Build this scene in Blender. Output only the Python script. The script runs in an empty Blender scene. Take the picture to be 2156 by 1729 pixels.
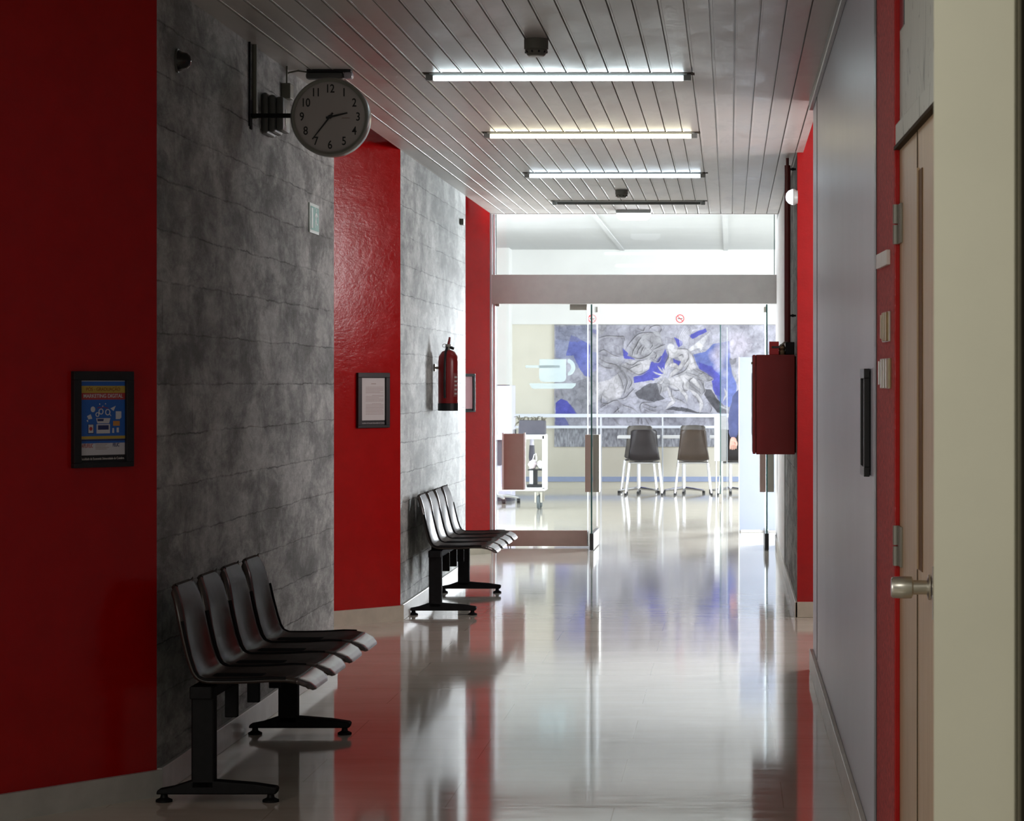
import bpy, bmesh, math, random
import numpy as np
from mathutils import Vector, Matrix
random.seed(7)
PI = math.pi
SC = bpy.context.scene
COL = SC.collection

# ------------------------------------------------------------------ camera
F, VX, VY = 5500.0, 1537.0, 806.5          # focal length and vanishing point, pixels of the 2156x1729 frame
CH, CZ = 1.505, 2.985                      # camera height, ceiling height
cam_d = bpy.data.cameras.new('camera')
cam = bpy.data.objects.new('camera', cam_d); COL.objects.link(cam)
cam.location = (0, 0, CH); cam.rotation_euler = (PI/2, 0, 0)
cam_d.sensor_fit = 'HORIZONTAL'; cam_d.sensor_width = 36.0
cam_d.lens = F/2156*36.0
cam_d.shift_x = -(VX-1078)/2156.0
cam_d.shift_y = -(864.5-VY)/2156.0
cam_d.clip_start = 0.1; cam_d.clip_end = 200
cam_d.dof.use_dof = True; cam_d.dof.focus_distance = 12.5; cam_d.dof.aperture_fstop = 18
SC.camera = cam
# ------------------------------------------------------------------ world, exposure
w = bpy.data.worlds.new('world'); SC.world = w; w.use_nodes = True
w.node_tree.nodes['Background'].inputs[0].default_value = (0.80, 0.88, 1.0, 1)
w.node_tree.nodes['Background'].inputs[1].default_value = 0.02
SC.view_settings.view_transform = 'Standard'; SC.view_settings.look = 'None'
SC.view_settings.gamma = 1.0; SC.view_settings.exposure = 0.0; SC.view_settings.use_curve_mapping = False
SC.cycles.max_bounces = 10; SC.cycles.diffuse_bounces = 6; SC.cycles.glossy_bounces = 5
SC.cycles.transparent_max_bounces = 16
SC.cycles.caustics_reflective = False; SC.cycles.caustics_refractive = False
SC.cycles.sample_clamp_indirect = 6.0

def area(name, loc, size, rot, power, color):
    l = bpy.data.lights.new(name, 'AREA'); l.shape = 'RECTANGLE'; l.size, l.size_y = size
    l.energy = power; l.color = color
    o = bpy.data.objects.new(name, l); COL.objects.link(o); o.location = loc; o.rotation_euler = rot
    return o
DAY = (0.90, 0.95, 1.0)
# daylight at the cafe and niche windows; lobby and angled cafe lights are added
area('daylight_cafe_right', (5.55, 30.2, 1.9), (2.2, 11.0), (0, PI/2, 0), 1050, DAY)
area('daylight_cafe_left', (-6.05, 28.0, 1.9), (2.2, 7.0), (0, -PI/2, 0), 600, DAY)
area('cafe_angled_fill', (2.90, 29.5, 1.55), (3.0, 2.3), (-PI/2, 0, -math.atan2(0.43, 0.90)), 560, DAY).data.spread = math.radians(60)  # added light aimed at the left concrete walls, no known facade there
area('daylight_niche', (2.02, 15.2, 2.43), (0.90, 1.9), (0, PI/2, 0), 80, (1.0, 0.93, 0.93))
area('lobby_back_fill', (-0.6, -3.9, 1.7), (5.0, 2.2), (PI/2, 0, 0), 13, (1.0, 0.97, 0.90))  # unseen fill light added behind the camera, in front of a closed wall
area('lobby_left_fill', (-3.66, 4.0, 1.7), (1.9, 2.4), (0, -PI/2, 0), 46, (1.0, 0.98, 0.93))  # unseen light added to brighten the wooden door and grey wall
area('lobby_overhead_fill', (-0.8, 2.6, 2.93), (1.2, 0.6), (0, 0, 0), 38, (1.0, 0.97, 0.88))  # unseen overhead light added to brighten the cream pier and door panels

# ------------------------------------------------------------------ helpers
def P(px, py, Y):
    return Vector(((px-VX)*Y/F, Y, CH-(py-VY)*Y/F))
def zof(py, Y): return CH-(py-VY)*Y/F
def xof(px, Y): return (px-VX)*Y/F
def hit(px, p0, n):
    """point (X,Y) where the sight line of column px meets the vertical plane through p0 with normal n"""
    k = (px-VX)/F
    Y = (p0[0]*n[0]+p0[1]*n[1])/(k*n[0]+n[1])
    return Vector((k*Y, Y))

def mat(name, col=(0.5, 0.5, 0.5), rough=0.5, metal=0.0, spec=0.5, emit=None, es=0.0, coat=0.0):
    m = bpy.data.materials.new(name); m.use_nodes = True
    b = m.node_tree.nodes['Principled BSDF']
    b.inputs['Base Color'].default_value = (*col, 1)
    b.inputs['Roughness'].default_value = rough
    b.inputs['Metallic'].default_value = metal
    b.inputs['Specular IOR Level'].default_value = spec
    b.inputs['Coat Weight'].default_value = coat
    if emit:
        b.inputs['Emission Color'].default_value = (*emit, 1); b.inputs['Emission Strength'].default_value = es
    return m
def nn(m, t, **kw):
    n = m.node_tree.nodes.new(t)
    for k, v in kw.items():
        if k in n.inputs: n.inputs[k].default_value = v
        else: setattr(n, k, v)
    return n
def lk(m, a, b): m.node_tree.links.new(a, b)
def bsdf(m): return m.node_tree.nodes['Principled BSDF']
def ramp(m, stops, fac):
    r = m.node_tree.nodes.new('ShaderNodeValToRGB'); e = r.color_ramp.elements
    while len(e) < len(stops): e.new(0.5)
    for i, (p, c) in enumerate(stops):
        e[i].position = p; e[i].color = (*c, 1) if len(c) == 3 else c
    lk(m, fac, r.inputs[0]); return r
def g(v): return (v, v, v)
def mixc(m, a, b, fac, mode='MIX'):
    x = m.node_tree.nodes.new('ShaderNodeMix'); x.data_type = 'RGBA'; x.blend_type = mode
    for s, v in ((x.inputs[6], a), (x.inputs[7], b), (x.inputs[0], fac)):
        if hasattr(v, 'links'): lk(m, v, s)
        elif isinstance(v, tuple): s.default_value = (*v, 1)
        else: s.default_value = v
    return x.outputs[2]
def coords(m, scale=(1, 1, 1), rot=(0, 0, 0)):
    t = nn(m, 'ShaderNodeTexCoord'); mp = nn(m, 'ShaderNodeMapping')
    mp.inputs['Scale'].default_value = scale; mp.inputs['Rotation'].default_value = rot
    lk(m, t.outputs['Object'], mp.inputs[0]); return mp.outputs[0]
def noise(m, vec, scale, detail=4, rough=0.55, dist=0.0):
    n = nn(m, 'ShaderNodeTexNoise', Scale=scale, Detail=detail, Roughness=rough, Distortion=dist)
    lk(m, vec, n.inputs['Vector']); return n.outputs['Fac']
def bump(m, h, strength=0.3, dist=0.01):
    b = nn(m, 'ShaderNodeBump', Strength=strength, Distance=dist)
    lk(m, h, b.inputs['Height']); lk(m, b.outputs[0], bsdf(m).inputs['Normal']); return b

class MB:
    """collects shapes; build() links them as one mesh object"""
    def __init__(s): s.bm = bmesh.new()
    def box(s, x0, x1, y0, y1, z0, z1, bev=0.0, M=None):
        r = bmesh.ops.create_cube(s.bm, size=1.0)
        vs = r['verts']
        for v in vs:
            v.co = Vector((x0+(x1-x0)*(v.co.x+.5), y0+(y1-y0)*(v.co.y+.5), z0+(z1-z0)*(v.co.z+.5)))
        if bev > 0:
            es = list({e for v in vs for e in v.link_edges})
            r2 = bmesh.ops.bevel(s.bm, geom=es, offset=bev, segments=2, affect='EDGES', profile=.5)
            vs = list({v for f in r2['faces'] for v in f.verts} | {v for v in vs if v.is_valid})
        if M is not None:
            for v in vs: v.co = M @ v.co
        return s
    def prism(s, pts, axis, a0, a1, M=None):
        """polygon pts extruded along axis 'x','y','z' from a0 to a1"""
        def co(p, a):
            return {'x': Vector((a, p[0], p[1])), 'y': Vector((p[0], a, p[1])), 'z': Vector((p[0], p[1], a))}[axis]
        A = [s.bm.verts.new(co(p, a0)) for p in pts]; B = [s.bm.verts.new(co(p, a1)) for p in pts]
        s.bm.faces.new(A); s.bm.faces.new(B[::-1]); n = len(pts)
        for i in range(n): s.bm.faces.new((A[i], B[i], B[(i+1) % n], A[(i+1) % n]))
        if M is not None:
            for v in A+B: v.co = M @ v.co
        return s
    def tube(s, pts, r, seg=12, closed=False, caps=True):
        pts = [Vector(p) for p in pts]; n = len(pts)
        rs = r if isinstance(r, (list, tuple)) else [r]*n
        rings = []; up = None
        for i, p in enumerate(pts):
            if closed: t = (pts[(i+1) % n]-pts[i-1]).normalized()
            else: t = (pts[min(i+1, n-1)]-pts[max(i-1, 0)]).normalized()
            if up is None:
                up = t.orthogonal().normalized()
            up = (up - t*up.dot(t)).normalized(); sd = t.cross(up)
            rings.append([s.bm.verts.new(p+(up*math.cos(2*PI*k/seg)+sd*math.sin(2*PI*k/seg))*rs[i]) for k in range(seg)])
        m = n if closed else n-1
        for i in range(m):
            a, b = rings[i], rings[(i+1) % n]
            for k in range(seg): s.bm.faces.new((a[k], a[(k+1) % seg], b[(k+1) % seg], b[k]))
        if caps and not closed:
            s.bm.faces.new(rings[0][::-1]); s.bm.faces.new(rings[-1])
        return s
    def lathe(s, prof, seg=32, M=None):
        """profile of (radius, z) turned about Z"""
        rings = []
        for r, z in prof:
            if r < 1e-6: rings.append([s.bm.verts.new((0, 0, z))])
            else: rings.append([s.bm.verts.new((r*math.cos(2*PI*k/seg), r*math.sin(2*PI*k/seg), z)) for k in range(seg)])
        for a, b in zip(rings, rings[1:]):
            for k in range(seg):
                k2 = (k+1) % seg
                if len(a) == 1 and len(b) == 1: continue
                if len(a) == 1: s.bm.faces.new((a[0], b[k], b[k2]))
                elif len(b) == 1: s.bm.faces.new((a[k], a[k2], b[0]))
                else: s.bm.faces.new((a[k], a[k2], b[k2], b[k]))
        if M is not None:
            for ring in rings:
                for v in ring: v.co = M @ v.co
        return s
    def grid(s, fn, nu, nv):
        V = [[s.bm.verts.new(fn(i/(nu-1), j/(nv-1))) for j in range(nv)] for i in range(nu)]
        for i in range(nu-1):
            for j in range(nv-1):
                s.bm.faces.new((V[i][j], V[i+1][j], V[i+1][j+1], V[i][j+1]))
        return s
    def build(s, name, m, parent=None, smooth=False, bevel=0.0):
        bmesh.ops.recalc_face_normals(s.bm, faces=s.bm.faces)
        me = bpy.data.meshes.new(name); s.bm.to_mesh(me); s.bm.free()
        me.materials.append(m)
        o = bpy.data.objects.new(name, me); COL.objects.link(o)
        if parent: o.parent = parent
        if smooth:
            for p in me.polygons: p.use_smooth = True
            try: me.set_sharp_from_angle(angle=math.radians(38))
            except Exception: pass
        if bevel:
            b = o.modifiers.new('bevel', 'BEVEL'); b.width = bevel; b.segments = 2; b.limit_method = 'ANGLE'
        return o
def tag(o, label=None, cat=None, group=None, kind=None):
    if label: o['label'] = label
    if cat: o['category'] = cat
    if group: o['group'] = group
    if kind: o['kind'] = kind
    return o
def thing(name, label, cat, loc=(0, 0, 0), rz=0.0, group=None):
    o = bpy.data.objects.new(name, None); COL.objects.link(o)
    o.location = loc; o.rotation_euler = (0, 0, rz); o.empty_display_size = 0.1
    return tag(o, label, cat, group)
def struct(name, mb, m, label, cat='structure', parent=None, **kw):
    o = mb.build(name, m, parent, **kw)
    return tag(o, label, cat, None, 'structure')
def copy_tree(o, parent=None):
    c = o.copy(); COL.objects.link(c); c.parent = parent
    for ch in [x for x in bpy.data.objects if x.parent == o]: copy_tree(ch, c)
    return c
def text(name, s, size, m, parent, x, z, y=-0.001, align='CENTER', ext=0.0004, sx=1.0, bold=0.0, rot=0.0):
    """writing on the local XZ plane, read from -Y"""
    cu = bpy.data.curves.new(name, 'FONT'); cu.body = s; cu.size = size; cu.align_x = align; cu.align_y = 'CENTER'
    cu.extrude = ext; cu.offset = bold
    t = bpy.data.objects.new(name, cu); COL.objects.link(t)
    bpy.context.view_layer.update()
    me = bpy.data.meshes.new_from_object(t)
    bpy.data.objects.remove(t); bpy.data.curves.remove(cu)
    M = Matrix.Translation((x, y, z)) @ Matrix.Rotation(PI/2, 4, 'X') @ Matrix.Rotation(rot, 4, 'Z') @ Matrix.Diagonal((sx, 1, 1, 1))
    me.transform(M); me.materials.clear(); me.materials.append(m)
    o = bpy.data.objects.new(name, me); COL.objects.link(o); o.parent = parent
    return o

# ------------------------------------------------------------------ materials
def concrete():
    m = mat('board_marked_concrete', rough=0.75, spec=0.3)
    v0 = coords(m)                                          # object space = world space, metres
    sep = nn(m, 'ShaderNodeSeparateXYZ'); lk(m, v0, sep.inputs[0])
    cb = nn(m, 'ShaderNodeCombineXYZ')
    wob = noise(m, coords(m, (1, 0.8, 1)), 4.0, 6, 0.7)
    ma = nn(m, 'ShaderNodeMath', operation='MULTIPLY_ADD'); lk(m, wob, ma.inputs[0]); ma.inputs[1].default_value = 0.04
    lk(m, sep.outputs['Z'], ma.inputs[2])
    lk(m, sep.outputs['Y'], cb.inputs[0]); lk(m, ma.outputs[0], cb.inputs[1])
    br = nn(m, 'ShaderNodeTexBrick', Scale=1.0)
    br.inputs['Brick Width'].default_value = 1.45; br.inputs['Row Height'].default_value = 0.19
    br.inputs['Mortar Size'].default_value = 0.0045; br.inputs['Mortar Smooth'].default_value = 0.6
    br.inputs['Color1'].default_value = (0.62, 0.62, 0.62, 1); br.inputs['Color2'].default_value = (1, 1, 1, 1)
    br.inputs['Mortar'].default_value = (0.22, 0.22, 0.22, 1); br.offset = 0.37; br.offset_frequency = 3; br.squash = 1.6; br.squash_frequency = 2
    lk(m, cb.outputs[0], br.inputs['Vector'])
    fine = noise(m, coords(m, (1, 0.28, 0.9)), 26, 9, 0.85, 0.3)          # vertical streaks
    mid = noise(m, coords(m, (1, 0.42, 0.9)), 4.6, 9, 0.74, 0.35)
    big = noise(m, coords(m), 0.9, 3, 0.5)
    st = ramp(m, [(0.40, g(0.48)), (0.48, g(0.80)), (0.57, g(1.28))], mid)
    ft = ramp(m, [(0.30, g(0.45)), (0.50, g(0.95)), (0.70, g(1.50))], fine)
    bt = ramp(m, [(0.30, g(0.72)), (0.70, g(1.18))], big)
    msk = ramp(m, [(0.38, g(0.06)), (0.60, g(0.85))], noise(m, coords(m), 3.1, 5, 0.7))
    c = mixc(m, (0.235, 0.242, 0.235), br.outputs['Color'], msk.outputs[0], 'MULTIPLY')
    c = mixc(m, c, st.outputs[0], 0.9, 'MULTIPLY'); c = mixc(m, c, ft.outputs[0], 0.8, 'MULTIPLY')
    c = mixc(m, c, bt.outputs[0], 1.0, 'MULTIPLY'); c = mixc(m, c, g(1.75), 1.0, 'MULTIPLY')
    lk(m, c, bsdf(m).inputs['Base Color'])
    h = mixc(m, br.outputs['Color'], ft.outputs[0], 0.35)
    bump(m, h, 0.8, 0.008)
    return m
def red_paint(name='glossy_red_paint', col=(0.36, 0.0022, 0.0028), rough=0.22):
    m = mat(name, col, rough, spec=0.55)
    v = coords(m)
    n1 = noise(m, v, 9, 6, 0.65); n2 = noise(m, coords(m, (1, 1, 2.2)), 30, 5, 0.6)
    r = ramp(m, [(0.3, g(0.09)), (0.7, g(0.17))], n1); lk(m, r.outputs[0], bsdf(m).inputs['Roughness'])
    sep = nn(m, 'ShaderNodeSeparateXYZ'); lk(m, v, sep.inputs[0])
    wv = nn(m, 'ShaderNodeMath', operation='PINGPONG'); lk(m, sep.outputs['Z'], wv.inputs[0]); wv.inputs[1].default_value = 0.095
    rl = ramp(m, [(0.0, g(0.0)), (0.05, g(1.0))], wv.outputs[0])
    h = mixc(m, n1, n2, 0.45); h = mixc(m, h, rl.outputs[0], 0.12)
    bump(m, h, 0.24, 0.010)
    c = ramp(m, [(0.35, tuple(x*0.92 for x in col)), (0.65, tuple(x*1.05 for x in col))], n1)
    lk(m, c.outputs[0], bsdf(m).inputs['Base Color'])
    d = nn(m, 'ShaderNodeBsdfDiffuse'); gl = nn(m, 'ShaderNodeBsdfGlossy'); x = nn(m, 'ShaderNodeMixShader'); x.inputs[0].default_value = 0.045
    lk(m, c.outputs[0], d.inputs[0]); lk(m, r.outputs[0], gl.inputs['Roughness'])
    bp = [n for n in m.node_tree.nodes if n.type == 'BUMP'][0]
    lk(m, bp.outputs[0], d.inputs['Normal']); lk(m, bp.outputs[0], gl.inputs['Normal'])
    lk(m, d.outputs[0], x.inputs[1]); lk(m, gl.outputs[0], x.inputs[2]); lk(m, x.outputs[0], m.node_tree.nodes['Material Output'].inputs[0])
    return m
def floor_mat():
    m = mat('polished_limestone_floor', rough=0.10, spec=0.9)
    v = coords(m, (0.35, 1, 1))
    n1 = noise(m, v, 3.0, 8, 0.6, 0.3); n2 = noise(m, coords(m, (0.12, 1.0, 1)), 26, 4)
    c = ramp(m, [(0.25, (0.56, 0.52, 0.44)), (0.5, (0.64, 0.60, 0.52)), (0.8, (0.70, 0.665, 0.59))], n1)
    br = nn(m, 'ShaderNodeTexBrick', Scale=1.0)
    br.inputs['Brick Width'].default_value = 1.2; br.inputs['Row Height'].default_value = 0.6
    br.inputs['Mortar Size'].default_value = 0.0022; br.inputs['Mortar Smooth'].default_value = 0.1
    br.inputs['Color1'].default_value = (0.93, 0.93, 0.93, 1); br.inputs['Color2'].default_value = (1, 1, 1, 1)
    br.inputs['Mortar'].default_value = (0.70, 0.68, 0.66, 1)
    t = nn(m, 'ShaderNodeTexCoord'); mp = nn(m, 'ShaderNodeMapping'); mp.inputs['Location'].default_value = (0.41, 0.35, 0)
    lk(m, t.outputs['Object'], mp.inputs[0]); lk(m, mp.outputs[0], br.inputs['Vector'])
    cc = mixc(m, c.outputs[0], br.outputs['Color'], 1.0, 'MULTIPLY')
    lk(m, cc, bsdf(m).inputs['Base Color'])
    r = ramp(m, [(0.3, g(0.045)), (0.7, g(0.10))], n2); lk(m, r.outputs[0], bsdf(m).inputs['Roughness'])
    bump(m, n2, 0.012, 0.01)
    return m
def slat_mat():
    m = mat('weathered_white_ceiling_slats', rough=0.34, spec=0.45)
    v = coords(m)
    sep = nn(m, 'ShaderNodeSeparateXYZ'); lk(m, v, sep.inputs[0])
    ma = nn(m, 'ShaderNodeMath', operation='MULTIPLY_ADD'); lk(m, sep.outputs['X'], ma.inputs[0]); ma.inputs[1].default_value = 10.0; ma.inputs[2].default_value = 102.76
    fl = nn(m, 'ShaderNodeMath', operation='FLOOR'); lk(m, ma.outputs[0], fl.inputs[0])
    yy = nn(m, 'ShaderNodeMath', operation='MULTIPLY_ADD'); lk(m, sep.outputs['Y'], yy.inputs[0]); yy.inputs[1].default_value = 0.31; yy.inputs[2].default_value = 0.1
    fy = nn(m, 'ShaderNodeMath', operation='FLOOR'); lk(m, yy.outputs[0], fy.inputs[0])
    cb = nn(m, 'ShaderNodeCombineXYZ'); lk(m, fl.outputs[0], cb.inputs[0]); lk(m, fy.outputs[0], cb.inputs[1])
    wn = nn(m, 'ShaderNodeTexWhiteNoise'); lk(m, cb.outputs[0], wn.inputs['Vector'])
    n1 = noise(m, coords(m, (1.6, 0.5, 1)), 3.0, 7, 0.65, 0.4)
    c = ramp(m, [(0.25, (0.46, 0.44, 0.41)), (0.5, (0.68, 0.66, 0.63)), (0.8, (0.76, 0.74, 0.71))], n1)
    wr = ramp(m, [(0.0, g(0.80)), (1.0, g(1.06))], wn.outputs['Value'])
    cc = mixc(m, c.outputs[0], wr.outputs[0], 1.0, 'MULTIPLY'); lk(m, cc, bsdf(m).inputs['Base Color'])
    r = ramp(m, [(0.3, g(0.28)), (0.7, g(0.44))], n1); lk(m, r.outputs[0], bsdf(m).inputs['Roughness'])
    bump(m, noise(m, coords(m, (0.6, 3, 1)), 9, 3), 0.08, 0.01)
    return m
def plain(name, col, rough, var=0.06, scale=6.0, spec=0.4, metal=0.0, bmp=0.05, stretch=(1, 1, 1)):
    m = mat(name, col, rough, metal, spec)
    n1 = noise(m, coords(m, stretch), scale, 6, 0.6)
    c = ramp(m, [(0.3, tuple(x*(1-var) for x in col)), (0.7, tuple(min(1, x*(1+var)) for x in col))], n1)
    lk(m, c.outputs[0], bsdf(m).inputs['Base Color'])
    if bmp: bump(m, noise(m, coords(m, stretch), scale*6, 4), bmp, 0.005)
    return m
def wood_mat():
    m = mat('varnished_beech_veneer', rough=0.38, spec=0.3)
    n1 = noise(m, coords(m, (9, 9, 0.35)), 5, 7, 0.6, 1.2); n2 = noise(m, coords(m, (60, 60, 1.2)), 4, 4)
    c = ramp(m, [(0.3, (0.36, 0.24, 0.13)), (0.5, (0.50, 0.36, 0.22)), (0.75, (0.62, 0.47, 0.33))], mixc(m, n1, n2, 0.4))
    lk(m, c.outputs[0], bsdf(m).inputs['Base Color']); bump(m, n2, 0.06, 0.003)
    return m
def transom_mat():
    m = mat('pale_grey_wavy_panel', rough=0.5, spec=0.25)
    n = nn(m, 'ShaderNodeTexNoise', Scale=2.6, Detail=2.0, Roughness=0.5, Distortion=0.8); lk(m, coords(m, (1, 2.0, 0.75)), n.inputs['Vector'])
    mu = nn(m, 'ShaderNodeMath', operation='MULTIPLY'); lk(m, n.outputs['Fac'], mu.inputs[0]); mu.inputs[1].default_value = 7.0
    fr = nn(m, 'ShaderNodeMath', operation='FRACT'); lk(m, mu.outputs[0], fr.inputs[0])
    c = ramp(m, [(0.0, (0.60, 0.62, 0.58)), (0.46, (0.62, 0.64, 0.60)), (0.5, (0.22, 0.24, 0.23)), (0.54, (0.62, 0.64, 0.60)), (1.0, (0.60, 0.62, 0.58))], fr.outputs[0])  # pale ground with thin dark wavy lines
    lk(m, c.outputs[0], bsdf(m).inputs['Base Color'])
    return m
def glass_mat(name='clear_glass', tint=(0.975, 0.99, 0.985), ior=1.45):
    m = bpy.data.materials.new(name); m.use_nodes = True; nt = m.node_tree; nt.nodes.clear()
    out = nt.nodes.new('ShaderNodeOutputMaterial'); mx = nt.nodes.new('ShaderNodeMixShader')
    tr = nt.nodes.new('ShaderNodeBsdfTransparent'); tr.inputs[0].default_value = (*tint, 1)
    gl = nt.nodes.new('ShaderNodeBsdfGlossy'); gl.inputs['Roughness'].default_value = 0.02
    fr = nt.nodes.new('ShaderNodeFresnel'); fr.inputs[0].default_value = ior
    ge = nt.nodes.new('ShaderNodeNewGeometry'); iv = nt.nodes.new('ShaderNodeMath'); iv.operation = 'SUBTRACT'; iv.inputs[0].default_value = 1.0; iv.use_clamp = True
    mu = nt.nodes.new('ShaderNodeMath'); mu.operation = 'MULTIPLY'
    nt.links.new(ge.outputs['Backfacing'], iv.inputs[1]); nt.links.new(fr.outputs[0], mu.inputs[0]); nt.links.new(iv.outputs[0], mu.inputs[1])
    nt.links.new(mu.outputs[0], mx.inputs[0]); nt.links.new(tr.outputs[0], mx.inputs[1]); nt.links.new(gl.outputs[0], mx.inputs[2])
    nt.links.new(mx.outputs[0], out.inputs[0]); return m

M_CONC = concrete(); M_RED = red_paint(); M_FLOOR = floor_mat(); M_SLAT = slat_mat()
M_GREY = plain('satin_grey_blue_wall_panel', (0.56, 0.585, 0.68), 0.36, 0.04, 1.5, 0.5, 0, 0.05)
M_SKIRT = plain('pale_stone_skirting', (0.46, 0.42, 0.34), 0.35, 0.12, 8, 0.5)
M_SKIRT_D = plain('grey_stone_skirting', (0.42, 0.42, 0.40), 0.4, 0.12, 8, 0.5)
M_CREAM = plain('cream_wall_paint', (0.68, 0.665, 0.54), 0.6, 0.03, 3, 0.3)
M_OLIVE = plain('dark_olive_paint', (0.10, 0.09, 0.06), 0.6, 0.08, 4)
M_PLASTER = plain('white_plaster', (0.72, 0.72, 0.72), 0.7, 0.05, 4)
M_WHITEWALL = plain('white_wall_paint', (0.80, 0.80, 0.79), 0.7, 0.03, 3)
M_CAFECEIL = plain('cafe_white_ceiling', (0.50, 0.51, 0.52), 0.7, 0.03, 2)
M_CREAMWALL = plain('cream_cafe_wall', (0.72, 0.69, 0.60), 0.65, 0.03, 2)
M_BEAM = plain('brushed_grey_metal_beam', (0.37, 0.352, 0.335), 0.5, 0.05, 10, 0.5, 0.15)
M_FRAME = plain('aluminium_frame', (0.50, 0.51, 0.52), 0.35, 0.04, 10, 0.5, 0.6)
M_BROWN = plain('brown_bronze_plate', (0.32, 0.225, 0.195), 0.4, 0.05, 12, 0.5, 0.2)
M_OLIVEP = plain('olive_grey_plate', (0.26, 0.25, 0.215), 0.4, 0.05, 12, 0.5, 0.2)
M_GLASS = glass_mat(); M_GLASS2 = glass_mat('low_reflection_glass', (0.985, 0.995, 0.995), 1.04); M_GEDGE = plain('green_glass_edge', (0.03, 0.10, 0.09), 0.15, 0.1, 10)
M_GLINE = plain('polished_pale_glass_edge', (0.85, 0.90, 0.95), 0.12, 0.03, 10)
_t = nn(M_GLINE, 'ShaderNodeBsdfTranslucent'); _t.inputs[0].default_value = (0.95, 0.98, 1.0, 1)
_m = nn(M_GLINE, 'ShaderNodeMixShader'); _m.inputs[0].default_value = 0.8
lk(M_GLINE, bsdf(M_GLINE).outputs[0], _m.inputs[1]); lk(M_GLINE, _t.outputs[0], _m.inputs[2])
lk(M_GLINE, _m.outputs[0], M_GLINE.node_tree.nodes['Material Output'].inputs[0])
M_BLACK = plain('black_plastic', (0.012, 0.012, 0.014), 0.35, 0.2, 20)
M_IRON = plain('black_powder_coated_steel', (0.010, 0.010, 0.011), 0.38, 0.2, 30)
def low_gloss(m, w_, rough=0.25):
    d = nn(m, 'ShaderNodeBsdfDiffuse'); gl = nn(m, 'ShaderNodeBsdfGlossy'); gl.inputs['Roughness'].default_value = rough
    src = bsdf(m).inputs['Base Color']
    if src.links: lk(m, src.links[0].from_socket, d.inputs[0])
    else: d.inputs[0].default_value = src.default_value
    x = nn(m, 'ShaderNodeMixShader'); x.inputs[0].default_value = w_
    lk(m, d.outputs[0], x.inputs[1]); lk(m, gl.outputs[0], x.inputs[2]); lk(m, x.outputs[0], m.node_tree.nodes['Material Output'].inputs[0]); return m
low_gloss(M_IRON, 0.012, 0.35)
M_LIP = plain('seat_lip_painted_highlight', (0.17, 0.155, 0.155), 0.24, 0.3, 20, 0.6, 0.7, 0.02)  # paler metallic brown puts the front-edge highlight into the seat material
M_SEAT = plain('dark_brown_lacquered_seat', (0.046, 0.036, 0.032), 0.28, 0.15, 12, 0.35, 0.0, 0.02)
low_gloss(M_SEAT, 0.065, 0.2)
M_CHROME = mat('chrome', (0.82, 0.83, 0.86), 0.12, 1.0)
M_STEEL = plain('satin_steel', (0.62, 0.60, 0.54), 0.3, 0.05, 20, 0.5, 1.0, 0)
M_WOOD = wood_mat(); M_TRANSOM = transom_mat()
M_GROOVE = mat('dark_groove', (0.05, 0.035, 0.02), 0.7, spec=0.1)
M_TANGLASS = mat('dark_amber_glass_slit', (0.13, 0.065, 0.02), 0.5, spec=0.1)
M_CLOCKW = plain('clock_face_white', (0.56, 0.53, 0.53), 0.5, 0.02, 10)
M_CLOCKR = plain('clock_rim_grey_plastic', (0.30, 0.31, 0.27), 0.3, 0.05, 10)
M_INK = mat('black_ink', (0.012, 0.012, 0.014), 0.5)
M_DETECT = plain('grey_detector_plastic', (0.17, 0.165, 0.145), 0.45, 0.05, 20)
M_DETLIGHT = plain('pale_detector_cap', (0.62, 0.62, 0.58), 0.4, 0.04, 20)
M_BOXGREY = plain('grey_green_box', (0.16, 0.165, 0.13), 0.5, 0.08, 10)
M_FIXGREY = plain('grey_lamp_housing', (0.10, 0.105, 0.10), 0.4, 0.08, 10)
M_PRISM = mat('clear_plastic_cover', (0.45, 0.47, 0.50), 0.15)
M_TUBEC = mat('cool_white_tube', (0.9, 0.95, 1), 0.4, emit=(0.80, 0.95, 1.0), es=12.0)
M_TUBEW = mat('warm_white_tube', (1, 0.95, 0.8), 0.4, emit=(1.0, 0.93, 0.66), es=11.0)
M_TUBEB = mat('bluish_white_tube', (0.9, 0.95, 1), 0.4, emit=(0.74, 0.88, 1.0), es=11.0)
M_EMERG = mat('lit_diffuser', (0.9, 0.92, 1), 0.4, emit=(0.90, 0.93, 1.0), es=1.6)
M_BULB = mat('lit_globe', (0.9, 0.92, 1), 0.4, emit=(0.86, 0.92, 1.0), es=1.5)
M_LAMPH = plain('painted_lamp_housing', (0.34, 0.36, 0.35), 0.35, 0.05, 10)
M_REDBOX = plain('dark_red_enamel', (0.17, 0.007, 0.007), 0.5, 0.06, 6, 0.4)
M_REDLIGHT = plain('bright_red_enamel', (0.42, 0.012, 0.015), 0.4, 0.05, 8)
M_PIPE = plain('maroon_pipe_paint', (0.10, 0.012, 0.012), 0.3, 0.1, 10)
M_BRASS = plain('worn_brass', (0.42, 0.34, 0.20), 0.3, 0.15, 30, 0.5, 0.9)
M_EXT = plain('extinguisher_red', (0.26, 0.008, 0.010), 0.28, 0.05, 8, 0.5)
M_WHITE = mat('white_paint', (0.82, 0.83, 0.84), 0.4)
M_LILAC = plain('pale_lilac_metal', (0.60, 0.59, 0.72), 0.5, 0.03, 4)
M_PANELB = plain('pale_blue_white_board', (0.36, 0.40, 0.50), 0.5, 0.02, 3)
M_CHAIRK = plain('black_plastic_shell', (0.018, 0.014, 0.016), 0.25, 0.1, 10, 0.5, 0, 0)
M_CHAIRB = plain('brown_plastic_shell', (0.062, 0.042, 0.030), 0.3, 0.1, 10, 0.5, 0, 0)
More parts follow.
